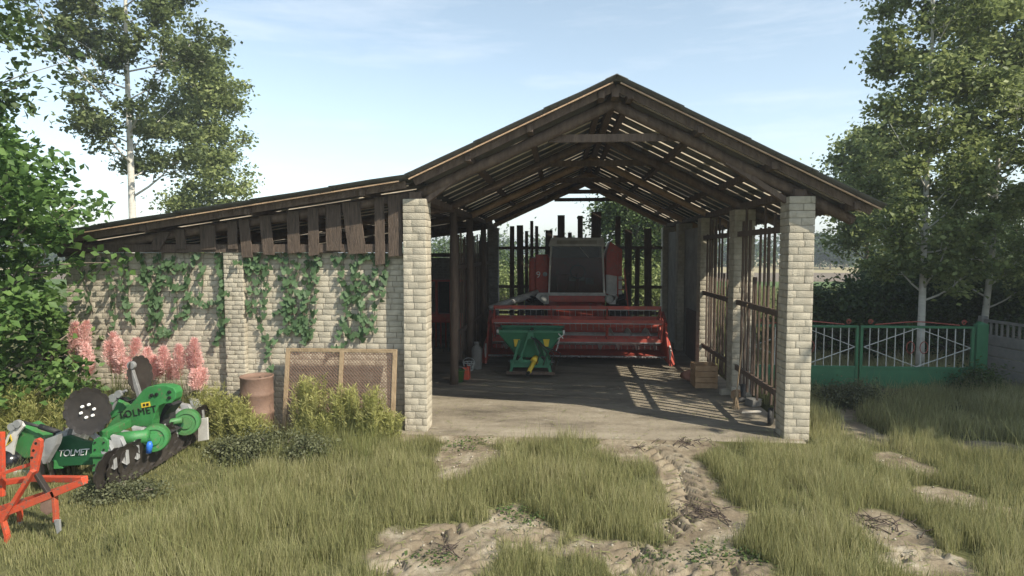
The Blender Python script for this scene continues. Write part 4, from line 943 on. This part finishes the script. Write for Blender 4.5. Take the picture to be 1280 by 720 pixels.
for k in range(40): br_.beam((2.93+random.uniform(-.02,.02), 10.5+random.uniform(-.03,.03), .3), (2.91+random.uniform(-.06,.06), 10.48+random.uniform(-.09,.09), .03), .006, .006)
br_.build('bristles', M['framewood'], t)

# ------------------------------------------------------------------ gate
def gate(x0, x1, y, label):
    t = thing('gate', label, 'gate', ((x0+x1)/2, y, 0), 'gate leaves')
    H_ = 1.2; pz = .42
    m_ = MB()
    for x in (x0, x1): m_.box((x, y, H_/2+.04), (.05, .05, H_))
    m_.box(((x0+x1)/2, y, H_+.02), (x1-x0, .045, .045)).box(((x0+x1)/2, y, pz+.03), (x1-x0, .05, .05)).box(((x0+x1)/2, y, .09), (x1-x0, .05, .05)); m_.build('frame', M['gategreen'], t, bevel=.004)
    MB().box(((x0+x1)/2, y-.004, pz/2+.06), (x1-x0-.04, .012, pz-.05)).build('panel', M['gategreen'], t)
    m_ = MB(); n = 13
    for k in range(1, n): m_.box((lerp(x0, x1, k/n), y, (H_+pz)/2+.03), (.014, .014, H_-pz-.04))
    xm_ = (x0+x1)/2; zm = (H_+pz)/2+.03
    for a, b in (((x0+.04, zm), (xm_, H_)), ((xm_, H_), (x1-.04, zm)), ((x0+.04, zm), (xm_, pz+.06)), ((xm_, pz+.06), (x1-.04, zm))): m_.beam((a[0], y-.02, a[1]), (b[0], y-.02, b[1]), .016, .012)
    m_.build('bars', M['whitesteel'], t)
    m_ = MB()
    for dx in (-.12, .12):
        pts = [Vector((xm_+dx+.07*math.cos(a), y-.03, zm+.11*math.sin(a))) for a in np.linspace(0, 2*PI, 15)]; m_.tube(pts, .008, 5, cap=False)
    for sg in (-1, 1):
        m_.tube([Vector((xm_+sg*(x1-x0)*.38, y, H_+.06)), Vector((xm_+sg*.2, y, H_+.11)), Vector((xm_, y, H_+.12))], .011, 5)
        c = Vector((xm_+sg*(x1-x0)*.42, y, H_+.11)); m_.tube([c+Vector((math.cos(a)*.045*(1-a/14), 0, math.sin(a)*.05*(1-a/14))) for a in np.linspace(0, 9, 20)], .009, 5)
    m_.build('scroll_ornament', M['redornament'], t)
GY_ = 12.1
gate(3.62, 5.56, GY_, 'green metal gate leaf with white bars, half hidden by the right brick pillar')
gate(5.64, 7.62, GY_, 'green metal gate leaf with white bars, nearest the concrete fence')
o = MB().box((7.78, GY_+.03, .64), (.2, .12, 1.28)).prism([(7.68, GY_-.03, 1.28), (7.88, GY_-.03, 1.28), (7.78, GY_+.03, 1.33)], (0, .08, 0)).build('gate_post', M['gategreen'], None, bevel=.005); tag(o, 'wide green metal gate post beside the concrete fence', 'gate post')
# ------------------------------------------------------------------ precast concrete fence on the right
def fence(a, b, label, first):
    t = thing('concrete_fence_panel', label, 'fence', ((a[0]+b[0])/2, (a[1]+b[1])/2, 0), 'precast concrete fence')
    A, B = Vector((a[0], a[1], 0)), Vector((b[0], b[1], 0)); Hf = 1.3; d = (B-A); L = d.length; d.normalize()
    for q in ((A, B) if first else (B,)): MB().beam(q+Vector((0,0,-.1)), q+Vector((0,0,Hf+.06)), .12, .12, up=(1,0,0)).build('post', M['concrete'], t, bevel=.008)
    m_ = MB(); nr = 5
    for r in range(nr): m_.beam(A+d*.06+Vector((0,0,.1+r*.205)), B-d*.06+Vector((0,0,.1+r*.205)), .045, .195, up=(0,0,1))
    m_.build('slab', M['concrete'], t, bevel=.012)
    m_ = MB(); z0 = 1.02; n = 12
    m_.beam(A+d*.06+Vector((0,0,Hf-.02)), B-d*.06+Vector((0,0,Hf-.02)), .04, .05)
    for k in range(n+1): 
        q = A+d*lerp(.08, L-.08, k/n); m_.beam(q+Vector((0,0,z0)), q+Vector((0,0,Hf-.03)), .035, .03, up=(1,0,0))
    m_.build('lattice', M['concrete'], t)
F1, F2, F3 = (8.3, 12.9), (8.5, 11.2), (8.7, 9.4)
fence(F1, F2, 'grey precast concrete fence panel with lattice top next to the gate post', True)
fence(F2, F3, 'grey concrete fence panel nearest the camera at the right edge', False)

# ------------------------------------------------------------------ trees
def crv(a, b, n, bend=.06, up=0):
    a = Vector(a); b = Vector(b); L = (b-a).length; pts = []
    off = Vector((random.uniform(-1,1), random.uniform(-1,1), random.uniform(-.5,.5)))*L*bend; wv_ = .008 if bend > .01 else .0015
    for i in range(n+1):
        t = i/n; pts.append(a.lerp(b, t)+off*math.sin(t*PI)-Vector((0,0,1))*up*L*math.sin(t*PI)+Vector((random.uniform(-1,1), random.uniform(-1,1), 0))*L*wv_)
    return pts
def tree(name, label, cat, base, height, rad, crown0, prof, leafm, barkm, lsize, nleaf, r0, nlimb=34, lean=(0,0), group=None, rise=.75, clump=.26, seed=1, sub=5, taper=.12):
    """trunk, ascending limbs, sub-branches; leaves gathered in clumps at the outer ends"""
    random.seed(seed); t = thing(name, label, cat, base, group); bx = Vector(base); wd = MB()
    top = bx+Vector((lean[0], lean[1], height)); tp = crv(bx-Vector((0,0,.2)), top, 10, .006)
    rs = [max(r0*(1-i/10*(1-taper))*(1.25 if i == 0 else 1), .012) for i in range(11)]; wd.tube(tp, rs, 10)
    cl = []
    for k in range(nlimb):
        u = (k+random.random())/nlimb; h = crown0+(1-crown0)*u**.9; R = rad*prof(u)*random.uniform(.7, 1.15)
        s = h*.985*10; i = min(int(s), 9); p = tp[i].lerp(tp[i+1], s-i); a = k*2.39996+random.uniform(-.4, .4)
        e = p+Vector((math.cos(a)*R, math.sin(a)*R, R*rise*random.uniform(.6, 1.35)))
        if e.z > bx.z+height*1.02: e.z = bx.z+height*1.02
        lb = crv(p, e, 5, .1, up=.08); rl_ = rs[i]*.38*(.5+.5*min(1, R/rad)); wd.tube(lb, [max(rl_*(1-j/6), .006) for j in range(6)], 5)
        cl.append((e, 1.0))
        for j in range(sub):
            tt = random.uniform(.3, 1); q = lb[int(tt*4)].lerp(lb[int(tt*4)+1], tt*4-int(tt*4)) if tt < 1 else lb[5]
            dv = Vector((math.cos(a+random.uniform(-1.3, 1.3)), math.sin(a+random.uniform(-1.3, 1.3)), random.uniform(-.15, .9)))*R*random.uniform(.2, .42)
            w2 = crv(q, q+dv, 3, .1); wd.tube(w2, [max(rl_*.4*(1-j2/4), .004) for j2 in range(4)], 4, cap=False); cl.append((w2[3], .9)); cl.append((w2[2], .5))
    wd.build('trunk', M[barkm], t, smooth=True)
    cen = np.array([tuple(c[0]) for c in cl]); wt = np.array([c[1] for c in cl])*rng.uniform(.3, 1.6, len(cl)); wt /= wt.sum()
    ix_ = rng.choice(len(cl), nleaf, p=wt); sc = clump*rng.uniform(.55, 1.35, len(cl))[ix_]
    P = cen[ix_]+rng.normal(size=(nleaf, 3))*np.stack([sc, sc, sc*.62], -1)
    leaves('crown', P, lsize, M[leafm], t, up=.35)
    return t
oval = lambda u: math.sin(PI*min(1, u*.80+.2))**.7
poplar = lambda u: .55+.45*math.sin(PI*min(1,u*1.1+.1)) if u < .8 else max(.2, (1-u)*3.2)
def bxy(x, Y): p = at(x, 400, Y); return (p.x, Y, 0)
tree('birch_tree', 'tall pale-trunked birch behind the lean-to, its top cut off by the frame', 'birch', bxy(171, 20), 15.5, 2.75, .30, oval, 'leafolive', 'bark', .15, 40000, .15, nlimb=34, group='birches behind the lean-to', seed=3, clump=.23, rise=.9)
tree('birch_tree', 'shorter pale green birch, right of the tall one behind the lean-to', 'birch', bxy(264, 25), 10.6, 1.65, .12, oval, 'leafpale', 'bark', .16, 26000, .12, nlimb=32, group='birches behind the lean-to', seed=5, clump=.26, rise=1.0)
tree('birch_tree', 'slender white birch right behind the green gate', 'birch', bxy(1152, 13.6), 9.6, 1.3, .16, oval, 'leafpale', 'bark', .105, 34000, .08, nlimb=46, group='birches by the gate', seed=12, clump=.16, rise=.9)
tree('birch_tree', 'white birch behind the concrete fence at the right edge', 'birch', bxy(1228, 15.0), 9.3, 1.35, .16, oval, 'leafpale', 'bark', .11, 34000, .08, nlimb=44, group='birches by the gate', seed=15, clump=.18, rise=.9, lean=(.2, 0))
tree('birch_tree', 'small multi-branched birch between the barn roof and the tall gate birch', 'birch', bxy(1082, 21), 6.4, 1.3, .34, oval, 'leafpale', 'barkgrey', .14, 16000, .10, nlimb=26, group='birches by the gate', seed=18, clump=.28, rise=1.0)
tree('broadleaf_tree', 'dense bright green broadleaf tree at the left end of the wall', 'tree', (-8.15, 7.9, 0), 4.7, 1.45, .05, lambda u: .95 if u < .55 else max(.16, .95-(u-.55)*2.0), 'leafbright', 'barkgrey', .12, 21000, .12, nlimb=60, seed=22, clump=.17, rise=.5, sub=6)
tree('broadleaf_tree', 'dark leaved tree whose branches hang into the top left corner', 'tree', (-9.25, 6.6, 0), 8.2, 2.75, .40, oval, 'leafdark', 'barkgrey', .10, 26000, .16, nlimb=44, seed=27, clump=.2, rise=.25)
# trees just outside the frame on the right shade the gate corner
for i, (x, y, h, r) in enumerate([(12.2, 7.2, 8.2, 2.6), (15.5, 9.5, 9, 3.0), (11.6, 10.6, 6.5, 1.9)]):
    tree('broadleaf_tree', ['leafy tree right of the picture shading the concrete fence, nearest one', 'big leafy tree right of the picture, farthest from the barn', 'lower leafy tree right of the picture behind the fence'][i], 'tree', (x, y, 0), h, r, .22, oval, 'leafshrub', 'barkgrey', .26, 26000, .16, nlimb=34, seed=30+i, clump=.4)
tree('broadleaf_tree', 'green tree behind the barn seen through the back opening', 'tree', bxy(795, 27), 5.4, 1.9, .2, oval, 'leafshrub', 'barkgrey', .16, 16000, .14, nlimb=30, seed=44, clump=.36)
tree('broadleaf_tree', 'pale green tree behind the barn, farther right through the back fence', 'tree', bxy(830, 33), 5.2, 2.0, .2, oval, 'leafpale', 'barkgrey', .2, 9000, .14, nlimb=26, seed=45, clump=.4)

def bush(name, label, c, rx, ry, h, leafm, lsize, n, seed, group=None, cat='bush', nc=70, cs=.16, up=.4):
    random.seed(seed); t = thing(name, label, cat, (c[0], c[1], 0), group)
    rg = np.random.default_rng(seed); cl = []; st = MB()
    for k in range(nc):
        a = rg.uniform(0, 2*PI); r = math.sqrt(rg.random())*.95; zz = (1-r**2.2)**.5*rg.uniform(.45, 1.08); 
        p = Vector((c[0]+math.cos(a)*rx*r, c[1]+math.sin(a)*ry*r, h*max(.12, zz))); cl.append(tuple(p))
        if k % 2 == 0:
            b_ = Vector((c[0]+math.cos(a)*rx*r*.25, c[1]+math.sin(a)*ry*r*.25, 0)); st.tube(crv(b_, p, 3, .08), [.02*h**.5, .014*h**.5, .009, .005], 4, cap=False)
    st.build('stem', M['barkgrey'], t)
    cl = np.array(cl); w_ = rg.uniform(.3, 1.5, nc); w_ /= w_.sum(); ix_ = rg.choice(nc, n, p=w_); sc = (cs*rg.uniform(.6, 1.4, nc))[ix_]
    P = cl[ix_]+rg.normal(size=(n, 3))*np.stack([sc*1.2, sc*1.2, sc*.8], -1); P[:, 2] = np.maximum(P[:, 2], .03)
    leaves('foliage', P, lsize, M[leafm], t, up=up)
    return t
gb = 'bushes behind the gate'
bs = [(1030,16.5,1.3,1.0,1.5,'leafdark','dark bush behind the gate right beside the barn corner'), (1085,16.0,1.4,1.0,1.85,'leafdark','dark bush behind the middle of the gate'), (1125,17.5,1.3,1.1,2.5,'leafshrub','fresher green bush just left of the slender gate birch'),
      (1180,16.5,1.5,1.1,2.3,'leafdark','dark bush right of the slender gate birch'), (1200,19.5,2.0,1.5,4.0,'leafshrub','tall rounded green bush high behind the gate post'), (1245,16.2,1.5,1.2,2.6,'leafdark','dark bush rising over the concrete fence'), (1275,18.5,1.8,1.5,3.9,'leafshrub','tall green bush at the right edge above the fence'), (1150,21.5,1.6,1.2,3.2,'leafshrub','mid green bush farther back straight behind the slender gate birch')]
for i, (x, Y, rx, ry, h, lm, lb) in enumerate(bs):
    b_ = bxy(x, Y); bush('bush', lb, b_, rx, ry, h, lm, .10, 15000, 60+i, gb, nc=110, cs=.2)
gb2 = 'bushes behind the barn'
for i, (x, Y, rx, h, lm, lb) in enumerate([(640,30,2.2,1.9,'leafpale','pale low bush behind the barn at the left of the back fence'), (690,34,2.6,2.3,'leafshrub','green bush behind the barn hidden by the harvester cab'), (750,29,2.0,2.0,'leafshrub','green bush behind the barn just right of the cab'), (805,25,1.7,2.2,'leafpale','pale bush behind the barn by the right rear pillar'), (585,34,3.0,3.2,'leafshrub','green bush seen over the back wall of the lean-to')]):
    bush('bush', lb, bxy(x, Y), rx, rx*.7, h, lm, .14, 7000, 80+i, gb2, nc=70, cs=.3)
# small trees far off by the field edge and the far wood
rgf = np.random.default_rng(5); P = []
for k in range(420):
    x = rgf.uniform(-160, 220); y = 122+rgf.uniform(-10, 10); h = rgf.uniform(3.6, 6.4); n_ = 130
    P.append(np.stack([x+rgf.normal(0, 1.2, n_), y+rgf.normal(0, 1, n_), np.abs(rgf.normal(h*.5, h*.28, n_))], -1))
o = leaves('far_wood', np.concatenate(P), .75, M['leafshrub'], None, up=.3); tag(o, 'distant line of woodland along the horizon behind the fields', 'woodland', kind='stuff')
fs_ = [(1012,104,2.6,4.6), (1023,108,3.2,5.6), (1036,104,2.8,4.6), (1052,100,2.6,4.5)]
for i, (x, Y, r, h) in enumerate(fs_):
    tree('field_tree', ['round tree far out on the field edge, closest to the barn pillar', 'second far field tree, slightly taller', 'third far field tree, rounder crown', 'far field tree seen just left of the small birch'][i], 'tree', bxy(x, Y), h, r*.6, .15, oval, 'leafshrub', 'barkgrey', .4, 2200, .12, nlimb=18, seed=90+i, clump=.4, group='trees far out on the field')

# ------------------------------------------------------------------ pampas grass
def pampas(label, x, Y, plumes, nleaf=420, lr=.75, m='plume'):
    b_ = bxy(x, Y); t = thing('pampas_grass', label, 'pampas grass', b_, 'pampas grass plants by the wall')
    rg = np.random.default_rng(int(x)); n = nleaf; seg = 4; V = []; F = []
    for k in range(n):
        a = rg.uniform(0, 2*PI); L = lr*rg.uniform(.6, 1.25); o_ = np.array([b_[0]+rg.normal(0, .07), b_[1]+rg.normal(0, .07), 0]); lean = rg.uniform(.15, .8); sd = np.array([-math.sin(a), math.cos(a), 0])*.006; base_i = k*(seg+1)*2
        for s in range(seg+1):
            u = s/seg; p_ = o_+np.array([math.cos(a)*lean*L*u*u*.8, math.sin(a)*lean*L*u*u*.8, L*(u-.28*lean*u**3)]); w_ = (1-u*.9); V += [p_-sd*w_, p_+sd*w_]
        F += [(base_i+2*s, base_i+2*s+1, base_i+2*s+3, base_i+2*s+2) for s in range(seg)]
    mesh_np('leaf_blades', V, F, M['pampaleaf'], t)
    for (px, py, ln) in plumes:
        tip = at(px, py, Y+random.uniform(-.15, .15)); foot = Vector((b_[0]+random.uniform(-.06, .06), b_[1], 0)); ln *= .82; tip = tip+Vector((random.uniform(-.07, .09), 0, 0)); base = foot.lerp(tip, 1)-Vector((random.uniform(-.08, .08), 0, ln)); base = base+(foot-base)*.08
        stem = MB().tube([foot, foot.lerp(base, .5)+Vector((0,0,.05)), base, tip], [.006, .005, .004, .002], 5).build('stalk', M['pampaleaf'], t)
        n = 950; u = rg.random(n)**.8; ax = np.array(tip-base); r = (.08*np.sin(PI*np.clip(u*.88+.08, 0, 1))**.7)[:, None]
        dr = rg.normal(size=(n, 3)); dr[:, 2] *= .3; dr = norm(dr); P = np.array(base)+ax*u[:, None]+dr*r*rg.random((n, 1)); B = norm(dr*.6+np.array([.5*math.sin(px), -.1, .55])+rg.normal(0, .2, (n, 3))); A = norm(np.cross(B, rg.normal(size=(n, 3)))); N = np.cross(A, B)
        V2, F2_ = inst([(0,0,0), (.12,.5,.03), (0,1,-.04), (-.12,.5,.03)], LEAF[1], P, A, B, N, rg.uniform(.028, .06, n)); mesh_np('plume', V2, F2_, M[m], t)
pampas('pampas grass with plumes coloured dark as if in shade against the bright green tree', 62, 8.9, [(52,428,.28), (64,426,.3), (75,434,.25)], m='plumedark')
pampas('pampas grass with pink plumes, leftmost lit clump beside the green tree', 90, 8.5, [(90,404,.34), (101,402,.36), (107,408,.34), (98,424,.3), (112,430,.34), (94,432,.25), (115,444,.3)])
pampas('pampas grass with pink plumes behind the big notched disc', 142, 8.55, [(132,428,.3), (146,416,.36), (150,424,.34), (160,448,.34), (138,440,.3), (155,440,.32), (165,424,.2)])
pampas('pampas grass with pink plumes behind the raised oblique disc', 195, 8.6, [(188,436,.3), (201,434,.36), (196,446,.34), (207,440,.34), (214,452,.28), (190,450,.25)])
pampas('pampas grass with the thickest pink plumes, rightmost near the pilaster', 236, 8.5, [(228,432,.32), (240,424,.36), (246,430,.36), (233,444,.34), (244,448,.36), (252,440,.32), (238,462,.3), (222,448,.3), (248,462,.3)])

# ------------------------------------------------------------------ tall weeds, low bush, far left yellow grass
def weed(label, x, Y, h, n, sp, m='weed', seed=1):
    b_ = bxy(x, Y); t = thing('tall_weed', label, 'weed', b_, 'tall yellow-green weeds along the wall'); rg = np.random.default_rng(seed); st = MB(); P = []
    for k in range(n):
        a = rg.uniform(0, 2*PI); r = sp*math.sqrt(rg.random()); f_ = Vector((b_[0]+math.cos(a)*r, b_[1]+math.sin(a)*r*.6, 0)); hh = h*rg.uniform(.6, 1.1); tip = f_+Vector((rg.normal(0, .06), rg.normal(0, .06), hh)); st.tube([f_, tip], [.005, .002], 3, cap=False)
        m_n = 70; u = rg.random(m_n)**.7; P.append(np.array(f_)+np.array(tip-f_)*u[:, None]+rg.normal(0, 1, (m_n, 3))*(.022*(1.1-u))[:, None])
    st.build('stems', M['pampaleaf'], t); P = np.concatenate(P); nn = len(P); A, B, N = basis(nn, .2); B = norm(B+np.array([0, 0, 1.0])); A = norm(np.cross(B, N)); N = np.cross(A, B)
    V, F = inst([(0,0,0), (.07,.5,.03), (0,1,0), (-.07,.5,.03)], LEAF[1], P, A, B, N, rg.uniform(.03, .09, nn)); mesh_np('leaves', V, F, M[m], t)
for i, (x, Y, h, n, sp, lb) in enumerate([(262,8.35,.7,60,.22,'tall weed between the pampas grass and the barrel, left of the pilaster'), (288,8.3,.55,50,.22,'tall weed just left of the rusty barrel'), (315,8.2,.34,40,.2,'short weed growing before the rusty barrel'), (384,8.35,.82,80,.16,'tallest yellow-green weed in front of the left mesh panel'), (405,8.15,.4,40,.18,'lower weed under the middle bar of the mesh frame'), (432,8.2,.74,70,.16,'tall weed in front of the middle of the right mesh panel'), (462,8.1,.72,80,.17,'broad weed in front of the right mesh panel'), (486,8.2,.42,40,.14,'small weed at the right foot of the mesh frame')]):
    weed(lb, x, Y, h, n, sp, seed=i+1)
weed('bushy yellow grass clump at the left edge behind the harrow', 14, 7.7, .75, 150, .5, seed=20)
weed('yellow grass clump behind the left end of the disc harrow', 55, 7.9, .6, 110, .4, seed=21)
bush('low_bush', 'low sprawling grey-green bush in the grass before the mesh frame', (at(345,560,7.6).x, 7.55, 0), .9, .34, .24, 'drybush', .035, 8000, 101, nc=90, cs=.07)
bush('low_bush', 'low dark bush under the near end of the harrow', (at(150,640,6.2).x, 6.2, 0), .45, .25, .12, 'drybush', .03, 3000, 103, nc=50, cs=.06)
bush('fern', 'bright fern-like plant behind the left end of the harrow', (at(75,520,8.3).x, 8.3, 0), .55, .4, .8, 'leafbright', .07, 5000, 104, cat='fern', nc=60, cs=.1)
bush('low_bush', 'dark-speckled bush on the verge before the gate', (at(1065,500,11.0).x, 11.0, 0), .5, .35, .3, 'drybush', .04, 6000, 105, nc=50, cs=.08)
bush('low_bush', 'yellow-flecked bush at the foot of the concrete fence', (at(1240,475,11.6).x, 12.0, 0), .4, .3, .45, 'leafshrub', .05, 2500, 106, nc=50, cs=.12)

# ------------------------------------------------------------------ grass
def blades(name, X, Yv, h, wd, m, seed, lab, lean=.35):
    rg = np.random.default_rng(seed); n = len(X); a = rg.uniform(0, 2*PI, n); la = rg.uniform(0, 2*PI, n); ll = rg.uniform(.05, lean, n)*h
    sd = np.stack([np.cos(a)*wd, np.sin(a)*wd, np.zeros(n)], -1); lv = np.stack([np.cos(la)*ll, np.sin(la)*ll, np.zeros(n)], -1)
    b_ = np.stack([X, Yv, np.full(n, -.02)], -1); up = np.stack([np.zeros(n), np.zeros(n), h], -1)
    V = np.stack([b_-sd, b_+sd, b_-sd*.75+lv*.3+up*.55, b_+sd*.75+lv*.3+up*.55, b_-sd*.12+lv+up, b_+sd*.12+lv+up], 1).reshape(-1, 3)
    i = (np.arange(n)*6)[:, None]; F = np.concatenate([i+np.array([[0,1,3,2]]), i+np.array([[2,3,5,4]])])
    o = mesh_np(name, V, F, M[m]); tag(o, lab, 'grass', kind='stuff'); return o
def scatter(x0, x1, y0, y1, dens, seed):
    rg = np.random.default_rng(seed); n = int((x1-x0)*(y1-y0)*dens); x = rg.uniform(x0, x1, n); y = rg.uniform(y0, y1, n)
    ang = np.degrees(np.arctan2(x, y))+4.4; keep = (ang > -50) & (ang < 52) & (y > 4.3)
    keep &= ~((x > XL) & (x < XR+.02) & (y > Y0-.13) & (y < Y1))
    x, y = x[keep], y[keep]; br = bareness(x, y)
    cl = fbm(x*3.1+40, y*3.1, 3); keep = (br < rg.random(len(x))**1.6*.95) & (cl > .2+.32*rg.random(len(x)))
    return x[keep], y[keep], rg
def hgt(x, y, rg, base):
    br = bareness(x, y)
    hw = ((x > -5.7) & (x < -3.6) & (y > 5.6) & (y < 8.3)) | ((x < -3.95) & (y < 5.7))
    return base*(.35+1.15*fbm(x*1.6+7, y*1.6, 4))*rg.uniform(.45, 1.35, len(x))*(1-.6*br)*np.where(hw, .35, 1)
x, y, rg = scatter(-7, 9.5, 4.3, 9.0, 5000, 1); k = rg.random(len(x)) < .8
blades('meadow_grass', x[k], y[k], hgt(x[k], y[k], rg, .20), .0028, 'grass', 2, 'dense dry olive meadow grass covering the yard in front of the barn')
blades('green_grass', x[~k], y[~k], hgt(x[~k], y[~k], rg, .17), .0030, 'grassdark', 3, 'greener young grass mixed through the yard grass')
x, y, rg = scatter(3.4, 16, 9.0, 17, 1800, 4); blades('meadow_grass', x, y, hgt(x, y, rg, .27), .005, 'grass', 5, 'meadow grass on the verge between the barn and the green gate')
x, y, rg = scatter(-12, -2.3, 7.2, 9.0, 1500, 6); blades('wall_grass', x, y, hgt(x, y, rg, .3), .004, 'grassdark', 7, 'greener grass growing along the foot of the lean-to wall')
x, y, rg = scatter(-16, 30, 17, 45, 110, 8); blades('field_grass', x, y, hgt(x, y, rg, .3), .02, 'grassdark', 9, 'coarse grass of the meadow behind the barn')
x, y, rg = scatter(-6.5, 9.5, 4.3, 12, 90, 14); blades('straw_stalks', x, y, hgt(x, y, rg, .42), .0022, 'pampaleaf', 15, 'thin dry seed stalks standing above the meadow grass', lean=.8)
# small green weeds and pebbles on the bare earth
rg = np.random.default_rng(31); n = 500; P = []
for cx, cy in ((450+190*.5, 700), (655,650), (640,640), (905,690), (880,700), (590,552), (780,640), (820,700), (575,560), (960,700)):
    q = gr(cx, cy); P.append(np.stack([q.x+rg.normal(0, .13, 90), q.y+rg.normal(0, .09, 90), rg.uniform(.005, .04, 90)], -1))
o = leaves('ground_weeds', np.concatenate(P), .035, M['leafshrub'], None, up=1.5); tag(o, 'small green weeds creeping over the bare wheel tracks', 'weeds', kind='stuff')
n = 1500; x = rg.uniform(-4.5, 6.5, n); y = rg.uniform(4.5, 8.6, n); k = bareness(x, y) > .6; x, y = x[k], y[k]; n = len(x); A, B, N = basis(n, .5, rg)
V, F = inst([(-.5,-.4,-.3), (.5,-.5,-.3), (.5,.4,-.3), (-.4,.5,-.3), (-.3,-.3,.3), (.35,-.3,.25), (.3,.3,.3), (-.3,.3,.25)], [(3,2,1,0), (4,5,6,7), (0,1,5,4), (1,2,6,5), (2,3,7,6), (3,0,4,7)], np.stack([x, y, np.full(n, .008)], -1), A, B, N, rg.uniform(.008, .028, n))
o = mesh_np('pebbles', V, F, M['mortar']); tag(o, 'small pebbles and clods on the bare earth', 'pebbles', kind='stuff')
rg = np.random.default_rng(77); n = 2600; x = rg.uniform(-2.2, 3.1, n); y = 8.7+rg.random(n)**1.3*9; a = rg.uniform(0, 2*PI, n)
V, F = inst([(-.5,-.05,0), (.5,-.05,0), (.5,.05,.03), (-.5,.05,.03)], [(0,1,2,3)], np.stack([x+np.where(rg.random(n) < .5, 0, rg.normal(0, .1, n)), y, np.full(n, .036)], -1), np.stack([np.cos(a), np.sin(a), rg.uniform(-.1,.1,n)], -1), np.stack([-np.sin(a), np.cos(a), np.zeros(n)], -1), np.tile([0, 0, 1.], (n, 1)), rg.uniform(.015, .07, n))
o = mesh_np('straw_litter', V, F, M['pampaleaf']); tag(o, 'loose bits of straw and chaff scattered on the barn floor', 'straw', kind='stuff')
n = 9000; x = rg.uniform(-5, 7, n); y = rg.uniform(4.5, 8.7, n); k = bareness(x, y) > .25; x, y = x[k], y[k]; n = len(x); a = rg.uniform(0, 2*PI, n)
V, F = inst([(-.5,-.04,0), (.5,-.04,0), (.5,.04,.03), (-.5,.04,.03)], [(0,1,2,3)], np.stack([x, y, rg.uniform(.012, .03, n)], -1), np.stack([np.cos(a), np.sin(a), rg.uniform(-.2,.2,n)], -1), np.stack([-np.sin(a), np.cos(a), np.zeros(n)], -1), np.tile([0, 0, 1.], (n, 1)), rg.uniform(.015, .09, n))
o = mesh_np('dry_litter', V, F, M['pampaleaf']); tag(o, 'dead grass stems lying on the bare earth', 'dead grass', kind='stuff')
# dead twigs
def twigs(x, y, r, n, label, seed):
    random.seed(seed); q = gr(x, y); m_ = MB()
    for k in range(n):
        a = random.uniform(0, PI); c = q+Vector((random.gauss(0, r), random.gauss(0, r*.6), random.uniform(.01, .04))); L = random.uniform(.08, .26); d_ = Vector((math.cos(a), math.sin(a), random.uniform(-.05, .35)))*L
        pts = [c-d_*.5, c+Vector((random.uniform(-.02,.02), random.uniform(-.02,.02), .015)), c+d_*.5]
        for p_ in pts: p_.z = max(p_.z, .008)
        m_.tube(pts, [.007, .005, .003], 5)
        e = pts[1]; f_ = e+Vector((random.uniform(-.07,.07), random.uniform(-.07,.07), random.uniform(.01,.07))); m_.tube([e, f_], [.004, .002], 4)
    o = m_.build('dead_twigs', M['twig'], None); tag(o, label, 'twigs', 'heaps of dead twigs')
twigs(862, 556, .16, 26, 'heap of dead twigs on the pale earth before the barn floor', 1)
twigs(800, 562, .04, 6, 'few scattered twigs on the pale earth left of the twig heap', 5)
twigs(872, 645, .2, 26, 'dead twigs on the bare track in the middle foreground', 2)
twigs(1095, 656, .2, 28, 'arched dead twigs on the earth patch at the lower right', 3)
twigs(560, 690, .05, 8, 'few dry stalks on the left wheel track', 4)
